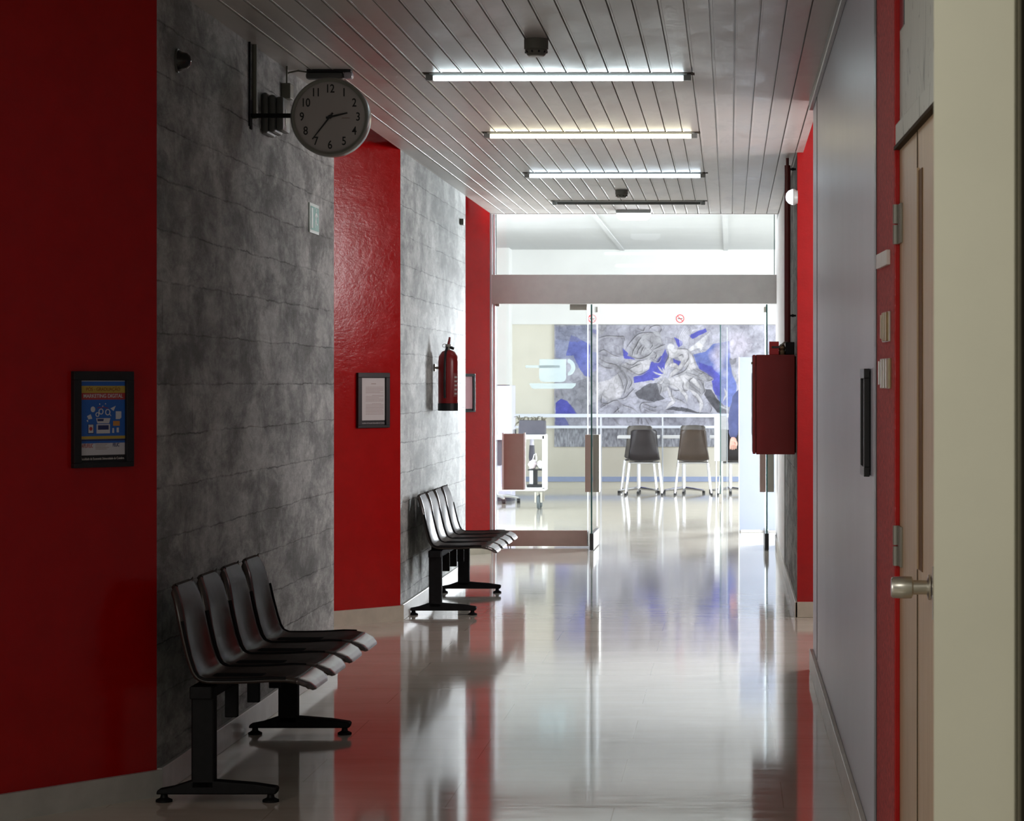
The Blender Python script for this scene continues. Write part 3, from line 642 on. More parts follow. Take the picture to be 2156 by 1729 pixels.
# --- mural, painted into a fine vertex grid
def mural():
    MX0, MX1, MY0, MY1 = 1167.0, 1660.0, 684.0, 941.0
    W, H = 740, 386
    px = np.linspace(MX0, MX1, W)[None, :].repeat(H, 0); py = np.linspace(MY0, MY1, H)[:, None].repeat(W, 1)
    A = (px-1250)*5.961; B = (py-670)*5.961             # tracing units
    rng = np.random.default_rng(5)
    def vn(scale, seed, ax=1.0, ay=1.0):
        r = np.random.default_rng(seed); tot = np.zeros_like(A); amp = 1.0; s = scale
        for _ in range(4):
            G = r.random((96, 96)); u = (A+3000)*ax/s; v = (B+3000)*ay/s
            iu = np.floor(u).astype(int); iv = np.floor(v).astype(int); fu = u-iu; fv = v-iv
            fu = fu*fu*(3-2*fu); fv = fv*fv*(3-2*fv)
            g00 = G[iv % 96, iu % 96]; g10 = G[iv % 96, (iu+1) % 96]; g01 = G[(iv+1) % 96, iu % 96]; g11 = G[(iv+1) % 96, (iu+1) % 96]
            tot += amp*((g00*(1-fu)+g10*fu)*(1-fv)+(g01*(1-fu)+g11*fu)*fv); amp *= .5; s /= 2
        return tot/1.875
    wx = (vn(90, 1)-.5)*40; wy = (vn(90, 2)-.5)*40
    Aw, Bw = A+wx*0.6, B+wy*0.6
    n = vn(160, 3); f = vn(30, 4)
    img = np.empty((H, W, 3)); base = np.array([.40, .40, .47])
    img[:] = base*(0.72+0.5*n[..., None])*(0.88+.24*f[..., None])
    def inside(pts):
        m = np.zeros(A.shape, bool); k = len(pts)
        for i in range(k):
            x1, y1 = pts[i]; x2, y2 = pts[(i+1) % k]
            if y1 == y2: continue
            c = ((y1 > Bw) != (y2 > Bw)) & (Aw < (x2-x1)*(Bw-y1)/(y2-y1)+x1); m ^= c
        return m
    def fill(pts, col, a=1.0, tex=0.25):
        m = inside(pts); c = np.array(col)*(1-tex/2+tex*f[..., None])
        img[m] = img[m]*(1-a)+c[m]*a
    def stroke(pts, wid, col, a=0.85, soft=0.5):
        p = np.array(pts, float)
        if len(p) > 2:                                   # smooth the polyline
            q = []
            P_ = np.vstack([2*p[0]-p[1], p, 2*p[-1]-p[-2]])
            for i in range(1, len(P_)-2):
                for t in np.linspace(0, 1, 7)[:-1]:
                    q.append(.5*((2*P_[i])+(-P_[i-1]+P_[i+1])*t+(2*P_[i-1]-5*P_[i]+4*P_[i+1]-P_[i+2])*t*t+(-P_[i-1]+3*P_[i]-3*P_[i+1]+P_[i+2])*t**3))
            q.append(p[-1]); p = np.array(q)
        x0, x1, y0, y1 = p[:, 0].min()-wid*2, p[:, 0].max()+wid*2, p[:, 1].min()-wid*2, p[:, 1].max()+wid*2
        ci = np.where((A[0] > x0-20) & (A[0] < x1+20))[0]; ri = np.where((B[:, 0] > y0-20) & (B[:, 0] < y1+20))[0]
        if not len(ci) or not len(ri): return
        s = (slice(ri[0], ri[-1]+1), slice(ci[0], ci[-1]+1)); a_, b_ = A[s], B[s]
        d = np.full(a_.shape, 1e9); k = len(p)
        for i in range(k-1):
            e = p[i+1]-p[i]; L = (e**2).sum()+1e-6
            t = np.clip(((a_-p[i, 0])*e[0]+(b_-p[i, 1])*e[1])/L, 0, 1)
            u = (i+t)/(k-1); ww = wid/2*np.clip(1.15-1.1*np.abs(2*u-1)**2.2, .12, 1)
            d = np.minimum(d, np.hypot(a_-p[i, 0]-t*e[0], b_-p[i, 1]-t*e[1])/ww)
        m = np.clip((1-d)/soft, 0, 1)[..., None]*a
        img[s] = img[s]*(1-m)+np.array(col)*m
    BL = (.085, .09, .40); BL2 = (.14, .18, .45); DK = (.05, .05, .058); MD = (.20, .20, .23); LT = (.56, .55, .58); LG = (.36, .36, .39); PK = (.54, .50, .60)
    # sky and hills
    for pts in ([(360, 380), (440, 440), (520, 520), (380, 510)], [(500, 740), (600, 700), (700, 640), (720, 550), (800, 500), (860, 470), (900, 380), (940, 500), (890, 640), (870, 700), (760, 780), (620, 800), (510, 810)],
                [(1010, 240), (1110, 290), (1110, 340), (1060, 370)], [(990, 500), (1090, 540), (1080, 600), (1010, 590)], [(1190, 210), (1400, 130), (1420, 170), (1240, 260)]):
        fill(pts, BL)
    fill([(1240, 460), (1400, 420), (1500, 330), (1700, 290), (1720, 600), (1790, 800), (1780, 1000), (1700, 1120), (1600, 1080), (1500, 900), (1480, 760), (1330, 650)], BL2)
    fill([(1320, 560), (1480, 600), (1590, 720), (1600, 990), (1520, 960), (1480, 780), (1330, 650)], BL)
    for cx_, cy_, r_, a_ in ((1540, 470, 120, .95), (1600, 380, 110, .8), (1560, 600, 80, .7), (1800, 330, 200, .8), (1650, 700, 45, .4)):
        d = np.hypot((A-cx_), (B-cy_)*1.0)+60*(n-.5); m = np.clip(1-d/r_, 0, 1)[..., None]**.7*a_; img[:] = img*(1-m)+np.array(PK)*m
    c_ = lambda pts: [(a-1311, b) for a, b in pts]
    fill(c_([(830, 110), (1230, 90), (1230, 560), (1100, 640), (1010, 500), (830, 500)]), (.20, .24, .44), .55)
    fill(c_([(1030, 210), (1260, 330), (1260, 740), (1190, 720), (1120, 620), (1060, 470), (960, 470)]), (.10, .12, .42), .85)
    fill(c_([(830, 1070), (900, 1010), (980, 1040), (1060, 1130), (1110, 1210), (830, 1210)]), BL)
    fill(c_([(830, 1240), (950, 1240), (1000, 1345), (830, 1345)]), (.10, .11, .36), .8)
    fill([(520, 940), (620, 860), (700, 820), (820, 810), (830, 960), (900, 1010), (760, 1060), (560, 1010)], DK, .8, .6)
    fill([(1390, 880), (1480, 900), (1540, 1010), (1620, 1080), (1680, 1195), (1550, 1185), (1440, 1050), (1390, 960)], DK, .9, .6)
    fill([(900, 1150), (1000, 1110), (1120, 1120), (1300, 1180), (1500, 1195), (1300, 1197), (1050, 1160)], DK, .85, .6)
    fill(c_([(830, 90), (1330, 90), (1330, 260), (1100, 300), (830, 260)]), MD, .45); fill(c_([(830, 900), (1330, 700), (1330, 1200), (1100, 1210), (980, 1040), (830, 1000)]), MD, .5)
    stroke([(1710, 500), (1740, 560), (1790, 500)], 70, MD, .9); stroke([(1730, 640), (1790, 760), (1840, 860)], 60, LG, .9)
    # left winged mount and drapery
    fill([(-60, 800), (50, 810), (200, 770), (320, 680), (380, 900), (330, 1000), (180, 1060), (110, 1000), (-60, 1100)], LT, .75)
    fill([(40, 90), (180, 80), (120, 200), (40, 240)], LG, .8)
    fill([(40, 300), (200, 220), (370, 240), (380, 470), (180, 490), (40, 450)], MD, .5, .5)
    fill([(430, 470), (480, 330), (560, 220), (690, 170), (830, 150), (870, 330), (840, 480), (770, 560), (700, 520), (560, 510)], LG, .9)
    fill([(330, 600), (450, 540), (700, 520), (700, 620), (560, 710), (430, 680)], LT, .8)
    fill([(40, 480), (300, 500), (430, 640), (500, 800), (420, 960), (350, 880), (300, 660), (140, 620)], LG, .6)
    # right winged figure
    fill([(930, 400), (1030, 380), (1180, 400), (1260, 500), (1290, 630), (1180, 680), (1120, 600), (1060, 480), (960, 500)], LT, .95)
    d = np.hypot(A-968, B-365); m = np.clip((48-d)/8, 0, 1)[..., None]; img[:] = img*(1-m)+np.array((.56, .56, .60))*m
    fill([(1150, 650), (1310, 640), (1420, 690), (1500, 760), (1470, 800), (1380, 780), (1390, 900), (1350, 980), (1220, 920), (1020, 740)], LG, .9)
    fill([(930, 760), (1060, 740), (1150, 700), (1200, 800), (1190, 910), (1150, 920), (1060, 900), (960, 870)], LT, .85)
    fill([(800, 800), (900, 740), (960, 800), (930, 900), (830, 950)], LG, .9)
    for pts, wd in (([(960, 450), (935, 540), (890, 640)], 46), ([(1130, 470), (1100, 600), (1000, 690), (950, 745)], 62), ([(920, 850), (960, 950), (1000, 1040), (960, 1080), (905, 1140)], 52),
                    ([(1030, 840), (1120, 930), (1160, 980), (1165, 1060)], 50), ([(1200, 890), (1300, 980), (1350, 1080), (1330, 1190)], 60), ([(1640, 880), (1660, 960), (1620, 1050)], 26), ([(1580, 1100), (1690, 1150)], 26),
                    ([(1130, 720), (1250, 780), (1350, 890)], 70), ([(950, 600), (1010, 590), (1060, 630)], 60)):
        stroke(pts, wd*1.18, MD, .8, .25); stroke(pts, wd, LT, .95, .35)
    # wing feathers
    for i in range(11):
        t = i/10.0
        stroke([(1180+20*t, 400+20*t), (1280+40*t, 330+40*t), (1470-110*t, 170+270*t)], 26, (.62, .62, .66), .9, .5)
        stroke([(1185+20*t, 412+20*t), (1285+40*t, 342+40*t), (1475-110*t, 182+272*t)], 8, MD, .8, .8)
    for i in range(7):
        stroke([(1090+12*i, 370-8*i), (1085+25*i, 230-10*i), (1150+30*i, 110+6*i)], 12, (.60, .60, .66), .8, .6)
        stroke([(1098+12*i, 370-8*i), (1093+25*i, 230-10*i), (1158+30*i, 110+6*i)], 6, MD, .6, .8)
    for i in range(8): stroke([(1400+10*i, 240+14*i), (1540, 200+20*i), (1680, 190+22*i)], 5, MD, .45, .9)
    # crest of plumes
    for a, b in (((880, 690), (800, 600)), ((870, 710), (740, 670)), ((870, 735), (745, 760)), ((890, 750), (800, 840)), ((900, 700), (860, 620))):
        stroke([a, ((a[0]+b[0])/2+8, (a[1]+b[1])/2+14), b], 24, LT, .9, .4); stroke([a, ((a[0]+b[0])/2+18, (a[1]+b[1])/2+26), b], 6, DK, .6, .8)
    # dark contours
    K = [[(40, 260), (150, 225), (300, 228), (380, 240), (370, 330)], [(50, 430), (130, 400), (230, 460), (340, 490)], [(400, 390), (460, 300), (560, 200), (690, 180), (760, 190)],
         [(440, 470), (560, 510), (680, 470), (750, 400)], [(480, 480), (500, 400), (560, 300)], [(540, 470), (560, 400), (610, 330)], [(590, 460), (600, 410), (640, 340)],
         [(690, 150), (720, 110), (800, 90), (850, 130), (820, 200)], [(660, 260), (740, 330), (700, 390)], [(740, 400), (840, 350), (900, 330)], [(720, 500), (800, 550), (850, 480)],
         [(750, 420), (790, 460), (760, 520)], [(340, 600), (430, 640), (560, 710), (690, 650)], [(400, 560), (480, 590), (560, 540), (650, 530)], [(440, 640), (520, 600), (600, 570)], [(60, 500), (160, 560), (280, 590), (370, 680), (420, 740)],
         [(50, 560), (140, 620), (250, 630)], [(300, 690), (350, 780), (380, 900)], [(350, 680), (420, 780), (400, 880), (370, 980)], [(430, 720), (480, 800), (430, 900)], [(520, 870), (460, 930), (390, 1000), (280, 1020)],
         [(50, 1150), (160, 1080), (280, 1030), (360, 1090), (480, 1130), (560, 1190)], [(600, 1190), (580, 1110), (620, 1060), (760, 1060)], [(620, 1070), (740, 1120), (800, 1110)], [(620, 1110), (720, 1160), (790, 1170)], [(640, 1150), (700, 1190)],
         [(100, 960), (100, 1060), (190, 1070)], [(300, 1110), (320, 1190)], [(250, 1190), (330, 1120)], [(930, 400), (940, 480), (900, 560)], [(1020, 390), (1110, 385), (1180, 400), (1250, 480), (1280, 600)],
         [(1180, 420), (1190, 500), (1130, 600)], [(1060, 480), (1110, 460), (1130, 500)], [(960, 740), (1060, 700), (1150, 650), (1200, 560)], [(1290, 640), (1400, 700), (1490, 760), (1400, 800)], [(1180, 690), (1280, 720), (1350, 790), (1390, 900), (1360, 960)],
         [(1130, 790), (1120, 860), (1150, 910), (1190, 900)], [(1200, 830), (1280, 900), (1360, 960)], [(1250, 740), (1200, 790), (1260, 850)], [(1300, 760), (1370, 800), (1380, 850)], [(940, 860), (1010, 910), (1090, 900)],
         [(980, 890), (980, 960), (1020, 1040)], [(800, 810), (850, 860), (830, 960)], [(1010, 1000), (1100, 1040), (1160, 1080)], [(1230, 960), (1300, 1010), (1330, 1080)], [(1250, 640), (1330, 700), (1370, 690)], [(550, 130), (620, 160), (640, 110)], [(600, 240), (560, 290), (520, 380)],
         [(1440, 1060), (1480, 1120), (1460, 1190)], [(560, 1250), (560, 1340)], [(600, 1250), (610, 1340)], [(250, 1260), (320, 1340)], [(650, 1260), (700, 1340)], [(700, 1250), (740, 1310)]]
    for p in K:
        stroke([(a-14, b-10) for a, b in p], 90, MD, .38, 1.0)
    for p in K:
        stroke(p, 22, DK, .9, .95); stroke([(a+9, b+9) for a, b in p], 13, LT, .55, .9)
    # folds: ridged warped noise over everything but the blue
    u = vn(230, 8, 1, .7)*7+vn(60, 9)*.5; rid = np.abs(np.sin(u*PI)); blue = np.clip((img[..., 2]-img[..., 0])*3.2, 0, 1)
    k = (1-.30*np.exp(-(rid/.30)**2)*(1-blue))*(.86+.28*vn(10, 11))*(.62+.76*vn(120, 21))*(.80+.4*vn(45, 22))
    img *= k[..., None]
    low = np.clip((B-1350)/30, 0, 1); sc = vn(24, 12, 1.6, .5)
    img = img*(1-low[..., None])+(np.array([.36, .37, .42])*(0.25+1.3*sc[..., None]))*low[..., None]
    img = np.clip(img*0.97, 0, 1)
    # mesh
    x0, x1 = xof(MX0, YB-0.03), xof(MX1, YB-0.03)+0.15; z1, z0 = zof(MY0, YB-0.03), zof(MY1, YB-0.03)
    X = np.linspace(x0, x1-0.15, W)[None, :].repeat(H, 0); Z = np.linspace(z1, z0, H)[:, None].repeat(W, 1)
    co = np.stack([X, np.full_like(X, YB-0.03), Z], -1).reshape(-1, 3)
    idx = np.arange(W*H).reshape(H, W)
    q = np.stack([idx[1:, :-1], idx[1:, 1:], idx[:-1, 1:], idx[:-1, :-1]], -1).reshape(-1, 4)
    me = bpy.data.meshes.new('mural'); nf = len(q)
    me.vertices.add(len(co)); me.vertices.foreach_set('co', co.ravel().astype(np.float32))
    me.loops.add(nf*4); me.loops.foreach_set('vertex_index', q.ravel().astype(np.int32))
    me.polygons.add(nf); me.polygons.foreach_set('loop_start', (np.arange(nf)*4).astype(np.int32))
    me.update(calc_edges=True)
    ca = me.color_attributes.new('paint', 'FLOAT_COLOR', 'POINT')
    rgba = np.ones((H*W, 4), np.float32); rgba[:, :3] = img.reshape(-1, 3); ca.data.foreach_set('color', rgba.ravel())
    m = mat('mural_paint', rough=0.55, spec=0.3)
    at = nn(m, 'ShaderNodeVertexColor'); at.layer_name = 'paint'; lk(m, at.outputs[0], bsdf(m).inputs['Base Color'])
    me.materials.append(m)
    t = thing('mural', 'large blue and grey mural of swirling winged figures on the far wall', 'mural', (0, 0, 0))
    o = bpy.data.objects.new('canvas', me); COL.objects.link(o); o.parent = t
    MB().box(x0, x1-0.15, YB-0.028, YB-0.001, z0, z1).build('backing_board', M_PLASTER, t)
mural()

# --- railing in front of the mural
RY = 36.98
rl = thing('railing', 'white tube railing in front of the mural', 'railing', (0, RY, 0))
for (a, b, x0, x1) in ((871.5, 879, 1077, 1536), (896.5, 902, 1077, 1504)):
    MB().box(xof(x0, RY), xof(x1, RY), -0.02, 0.02, zof(b, RY), zof(a, RY), 0.004).build('rail', M_RAIL, rl)
for px_, wd in ((1265, 3.6), (1395, 3), (1078, 3)):
    MB().box(xof(px_-wd/2, RY), xof(px_+wd/2, RY), -0.015, 0.015, 0, zof(878, RY), 0.003).build('post', M_RAIL, rl)

# --- no-smoking signs on the white band
def smoke_sign(px, label, group=None):
    Y = YB-0.10; z = zof(671, Y); X = xof(px, Y)
    t = thing('no_smoking_sign', label, 'sign', (X, Y, z))
    MB().box(-0.068, 0.068, -0.006, 0, -0.065, 0.065).build('sign_board', M_WHITE, t)
    MB().tube([(0.054*math.cos(a), -0.008, 0.054*math.sin(a)) for a in np.linspace(0, 2*PI, 33)[:-1]], 0.006, 6, True).tube([(-0.038, -0.008, 0.038), (0.038, -0.008, -0.038)], 0.005, 6).build('red_ring', M_SREDP, t)
    MB().box(-0.032, 0.032, -0.0085, -0.006, -0.005, 0.005).build('cigarette_symbol', M_INK, t)
smoke_sign(1432, 'small white no-smoking sign above the middle of the mural')
smoke_sign(1247, 'small no-smoking sign cut by the edge of the opened left door leaf')

# --- glass screen with thin edges
gs = thing('glass_screen', 'frameless glass screen standing in the cafe left of the white board', 'screen', (0, 0, 0))
a, b = Vector((xof(1517, 32.8), 32.8)), Vector((xof(1531, 34.2), 34.2)); d = (b-a).normalized(); n = Vector((-d.y, d.x))
M = Matrix(((d.x, n.x, 0, a.x), (d.y, n.y, 0, a.y), (0, 0, 1, 0), (0, 0, 0, 1))); L = (b-a).length
MB().box(0, L, -0.005, 0.005, 0.01, 2.235, 0, M).build('pane', M_GLASS2, gs)
MB().box(-0.004, 0.004, -0.006, 0.006, 0.0, 2.235, 0, M).build('pane_edge', M_GEDGE, gs)
MB().box(L-0.004, L+0.004, -0.005, 0.005, 0.0, 2.235, 0, M).build('pane_edge', M_GLINE, gs)
MB().box(-0.02, 0.03, -0.02, 0.02, 0.0, 0.11, 0.003, M).build('floor_clamp', M_STEEL, gs)

# --- cafe tables
def table(px, label):
    Y = 35.68; X = xof(px, Y)
    t = thing('cafe_table', label, 'table', (X, Y, 0), 0, 'white cafe tables in front of the mural')
    MB().box(-0.285, 0.285, -0.26, 0.26, zof(921, Y)-0.012, zof(917, Y), 0.005).build('table_top', M_WHITE, t)
    MB().tube([(0, 0, 0.05), (0, 0, 0.74)], 0.028, 14).build('column', M_CHROME, t, smooth=True)
    f = MB()
    for s in (0, 1, 2, 3):
        c, s_ = math.cos(s*PI/2), math.sin(s*PI/2)
        f.tube([(0, 0, 0.07), (0.13*c, 0.13*s_, 0.055), (0.27*c, 0.27*s_, 0.035)], [0.022, 0.018, 0.013], 8)
    f.build('star_base', M_CHROME, t, smooth=True)
    for s in range(4):
        c, s_ = math.cos(s*PI/2), math.sin(s*PI/2)
        MB().tube([(0.27*c, 0.27*s_, 0.0), (0.27*c, 0.27*s_, 0.032)], 0.02, 10).build('glide', M_BLACK, t)
    return t
table(1345, 'white cafe table between the black chairs on the left'); table(1440, 'white cafe table between the brown chairs'); table(1538, 'white cafe table partly behind the glass screen')

# --- cafe chairs
def chair(px, Y, m, label, rz=0.0, zt=0.878, wtop=0.36, first=None):
    X = xof(px, Y)
    t = thing('cafe_chair', label, 'chair', (X, Y, 0), rz, 'plastic shell chairs at the cafe tables')
    # shell: back then seat, chair faces +Y locally, back at y=0
    prof_ = [(-0.055, zt), (-0.045, zt-0.02), (-0.03, 0.74), (-0.012, 0.62), (0.0, 0.52), (0.025, 0.465), (0.08, 0.445), (0.25, 0.45), (0.38, 0.455), (0.42, 0.435)]
    wid = [0.30, 0.345, 0.365, 0.385, 0.41, 0.425, 0.43, 0.42, 0.40, 0.36]
    def fn(u, v):
        i = u*(len(prof_)-1); k = min(int(i), len(prof_)-2); f = i-k
        y = prof_[k][0]*(1-f)+prof_[k+1][0]*f; z = prof_[k][1]*(1-f)+prof_[k+1][1]*f; w_ = wid[k]*(1-f)+wid[k+1]*f
        s = (v-.5)*2; e = abs(s)**3
        back = max(0, 1-u*2.2)
        return Vector((s*w_/2, y+0.05*e*(1 if u < .5 else 0)*back+0.01, z+0.028*e*(1-back)*(u > .35)))
    sh = MB().grid(fn, 28, 15).build('shell', m, t, smooth=True)
    md = sh.modifiers.new('thickness', 'SOLIDIFY'); md.thickness = 0.012
    fr_ = MB().tube([(-0.20, 0.03, 0.43), (0.20, 0.03, 0.43)], 0.011, 8).tube([(-0.20, 0.36, 0.43), (0.20, 0.36, 0.43)], 0.011, 8)
    fr_.tube([(-0.20, 0.03, 0.43), (-0.20, 0.36, 0.43)], 0.011, 8).tube([(0.20, 0.03, 0.43), (0.20, 0.36, 0.43)], 0.011, 8)
    fr_.build('seat_frame', M_CHROME, t, smooth=True)
    for sx in (-1, 1):
        for (y0, y1) in ((0.03, -0.03), (0.36, 0.42)):
            lg = MB().tube([(sx*0.20, y0, 0.43), (sx*0.245, y1, 0.012)], 0.0125, 10).build('leg', M_CHROME, t, smooth=True)
            MB().tube([(sx*0.2455, y1, 0.0), (sx*0.245, y1, 0.03)], 0.016, 10).build('foot_cap', M_BLACK, lg)
    return t
chair(1355.5, 35.0, M_CHAIRK, 'black shell cafe chair with its back to the corridor')
chair(1459.5, 35.0, M_CHAIRB, 'brown shell cafe chair with its back to the corridor')
chair(1551.0, 35.0, M_CHAIRK, 'dark shell cafe chair half hidden by the white board')
chair(1347.0, 36.62, M_CHAIRG, 'grey brown chair behind the black cafe chair, across the table', PI, 0.905)
chair(1459.0, 36.62, M_CHAIRG, 'grey brown chair behind the brown cafe chair, across the table', PI, 0.91)
# upright box seen between chairs
ub = thing('upright_box', 'white upright box with a grey side standing by the glass screen', 'box', (0, 0, 0))
Y = 34.6
MB().box(xof(1504, Y), xof(1517.5, Y), Y, Y+0.3, zof(971, Y), zof(876.5, Y), 0.003).build('front_panel', M_WHITE, ub)
MB().box(xof(1518, Y), xof(1529, Y), Y-0.0, Y+0.3, zof(971, Y), zof(876.5, Y), 0.003).build('side_panel', plain('light_grey_panel', (0.52, 0.52, 0.52), 0.5, 0.03, 5), ub)
MB().tube([(xof(1520, Y), Y+0.15, 0), (xof(1520, Y), Y+0.15, zof(971, Y))], 0.018, 10).tube([(xof(1508, Y), Y+0.15, 0.0), (xof(1508, Y), Y+0.15, zof(971, Y))], 0.010, 10).build('stand', M_CHROME, ub)

# --- white display board
wb = thing('display_board', 'tall pale blue-white board standing behind the fire cabinet', 'board', (0, 0, 0))
YW = 26.4
MB().box(xof(1555.5, YW), xof(1652, YW), YW, YW+0.06, zof(1119, YW)+0.01, zof(752, YW), 0.004).build('panel', M_PANELB, wb)
MB().box(xof(1555, YW), xof(1557, YW), YW-0.004, YW+0.06, 0.0, zof(752, YW)).build('edge_profile', M_WHITE, wb)
MB().box(xof(1560, YW), xof(1601, YW), YW-0.12, YW+0.18, 0.0, 0.022, 0.006).build('foot_plate', M_WHITE, wb)

# --- trolley on the left
TY = 31.1
tx = lambda p: xof(p, TY)
tl = thing('trolley', 'white wheeled trolley with shelves behind the closed glass leaf', 'trolley', (0, 0, 0))
zt0, zt1 = zof(925, TY), zof(915.5, TY)
MB().box(tx(1020), tx(1146), TY, TY+0.5, zt0, zt1, 0.004).build('top_shelf', M_WHITE, tl)
MB().box(tx(1020), tx(1147), TY, TY+0.5, zof(1034, TY), zof(1027, TY), 0.004).build('bottom_shelf', M_WHITE, tl)
for a in (1022, 1141.5):
    for yy in (TY, TY+0.465):
        MB().box(tx(a), tx(a+5.5), yy, yy+0.035, zof(1030, TY), zt1-0.01, 0.003).build('upright', M_WHITE, tl)
for a in (1030, 1133):
    for yy in (TY+0.05, TY+0.42):
        cst = MB().box(tx(a-11), tx(a+11), yy-0.05, yy+0.05, zof(1036.5, TY), zof(1034, TY)).build('caster', M_OLIVEP, tl)
        MB().lathe([(0, -0.016), (0.075, -0.016), (0.083, -0.008), (0.083, 0.008), (0.075, 0.016), (0, 0.016)], 20, Matrix.Translation((tx(a), yy, 0.083)) @ Matrix.Rotation(PI/2, 4, 'Y')).build('wheel', M_RUBBER, cst, smooth=True)
        MB().box(tx(a)-0.045, tx(a)-0.024, yy-0.03, yy+0.03, 0.08, zof(1036.5, TY)).box(tx(a)+0.024, tx(a)+0.045, yy-0.03, yy+0.03, 0.08, zof(1036.5, TY)).build('fork', M_STEEL, cst)
# planter with dried leaves on the trolley
pl = thing('planter', 'dark rectangular planter of dried leaves on the trolley', 'planter', (0, 0, 0))
MB().prism([(tx(1090), zt1), (tx(1146), zt1), (tx(1145.5), zof(886, TY)), (tx(1092), zof(885, TY))], 'y', TY+0.06, TY+0.34).build('trough', M_PLANTER, pl, bevel=0.006)
lv = MB(); random.seed(3)
for i in range(26):
    x0 = tx(random.uniform(1088, 1144)); y0 = TY+random.uniform(0.1, 0.3); z0 = zof(886, TY)-0.01
    a = random.uniform(-0.9, 0.9); L_ = random.uniform(0.03, 0.075) if x0 > tx(1096) else random.uniform(.05, .10)
    p = [(x0, y0, z0), (x0+L_*0.4*a, y0, z0+L_*0.7), (x0+L_*a, y0+0.01, z0+L_*random.uniform(0.4, 0.95))]
    lv.tube(p, [0.006, 0.009, 0.002], 5)
lv.tube([(tx(1092), TY+0.1, zof(888, TY)), (tx(1086), TY+0.08, zof(892, TY)), (tx(1083), TY+0.06, zof(899, TY))], [0.012, 0.010, 0.002], 6)
tag(lv.build('foliage', M_LEAF, pl), kind='stuff')
gb = tag(MB().box(tx(1078), tx(1082.8), TY+0.1, TY+0.3, zt1, zof(905, TY), 0.004).build('small_tray', plain('mid_grey_plastic', (0.22, 0.21, 0.22), 0.5), None), 'small grey tray beside the planter on the trolley', 'tray')
zb = zof(1027, TY)
bg = thing('plastic_bag', 'white and pink plastic bag on the trolley lower shelf', 'bag', (tx(1125), TY+0.25, zb))
def blob(cx_, cz_, rx, rz_, seed):
    r = random.Random(seed); mb = MB(); bmesh.ops.create_icosphere(mb.bm, subdivisions=3, radius=1)
    for v in mb.bm.verts:
        k = 1+0.10*math.sin(5*v.co.x+seed)+0.08*math.sin(7*v.co.z+3*v.co.y+seed*2)
        v.co = Vector((cx_+v.co.x*rx*k, v.co.y*0.12*k, cz_+v.co.z*rz_*k))
    return mb
hz = zof(985, TY)-zb
MB().box(-0.10, 0.10, -0.1, 0.12, 0.0, 0.035, 0.004).box(-0.03, 0.02, -0.04, 0.04, 0.035, hz-0.035).box(-0.09, 0.09, -0.1, 0.1, hz-0.035, hz-0.022).build('stand', M_BLACK, tag(bpy.data.objects.new('scale_stand', None), 'black stand with a tray on the trolley lower shelf', 'stand'))
st = bpy.data.objects['scale_stand'] if 'scale_stand' in bpy.data.objects else None
if st:
    COL.objects.link(st); st.location = (tx(1126), TY+0.17, zb)
bg.location = (tx(1126), TY+0.17, zb+hz-0.019)
blob(-0.035, 0.052, 0.055, 0.055, 1).build('bag_body', M_BAG, bg, smooth=True)
blob(0.052, 0.050, 0.045, 0.052, 2).build('bag_body', M_WHITE, bg, smooth=True)
MB().tube([(-0.04, 0, 0.10), (-0.02, 0, 0.17), (0.0, 0, 0.185), (0.01, 0, 0.12), (0.0, 0, 0.09)], 0.006, 6).build('bag_handle', M_WHITE, bg)
bt = thing('bottle', 'dark bottle with a pale top hanging inside the trolley', 'bottle', (tx(1114.5), TY+0.40, zb+0.001))
zc = zof(973, TY)-zb
MB().lathe([(0, 0), (0.03, 0), (0.03, zc), (0, zc)], 16).build('rest', M_WHITE, bt)
MB().lathe([(0.0, zc), (0.032, zc), (0.038, zc+0.05), (0.030, zc+0.19), (0.0, zc+0.19)], 16).build('body', M_PLANTER, bt, smooth=True)
MB().lathe([(0.0, zc+0.19), (0.026, zc+0.19), (0.022, zc+0.285), (0.0, zc+0.285)], 16).build('neck', M_LILAC, bt, smooth=True)
dk = thing('storage_bin', 'dark bin standing at the left inside the trolley', 'bin', (0, 0, 0))
MB().box(tx(1029), tx(1053), TY+0.12, TY+0.4, zof(981, TY), zof(928, TY), 0.004).build('bin_body', M_PLANTER, dk)
MB().box(tx(1028), tx(1054), TY+0.08, TY+0.42, zof(1027, TY), zof(1020, TY)).box(tx(1030), tx(1052), TY+0.15, TY+0.35, zof(1020, TY), zof(981, TY)).build('bin_stand', M_LILAC, dk)
# lilac cabinet behind
lc = thing('cabinet', 'tall pale lilac cabinet behind the trolley', 'cabinet', (0, 0, 0))
CYb = 33.2
MB().box(xof(1006, CYb), xof(1077, CYb), CYb, CYb+0.6, 0.05, zof(812, CYb), 0.006).build('body', M_LILAC, lc)
MB().box(xof(1006, CYb), xof(1066, CYb), CYb+0.02, CYb+0.5, zof(812, CYb), zof(810.5, CYb)).build('top_board', M_GROOVE, lc)
MB().box(xof(1008, CYb), xof(1076, CYb), CYb+0.03, CYb+0.57, 0.0, 0.05).build('plinth', M_PLANTER, lc)
cb_ = thing('chair_base', 'chrome five-star chair base on the floor behind the trolley', 'chair', (xof(1063, 33.9), 32.75, 0))
f = MB()
for s in range(5):
    a = s*2*PI/5+0.1; f.tube([(0, 0, 0.10), (0.16*math.cos(a), 0.16*math.sin(a), 0.085), (0.27*math.cos(a), 0.27*math.sin(a), 0.065)], [0.024, 0.020, 0.014], 8)
f.build('star_base', M_CHROME, cb_, smooth=True)
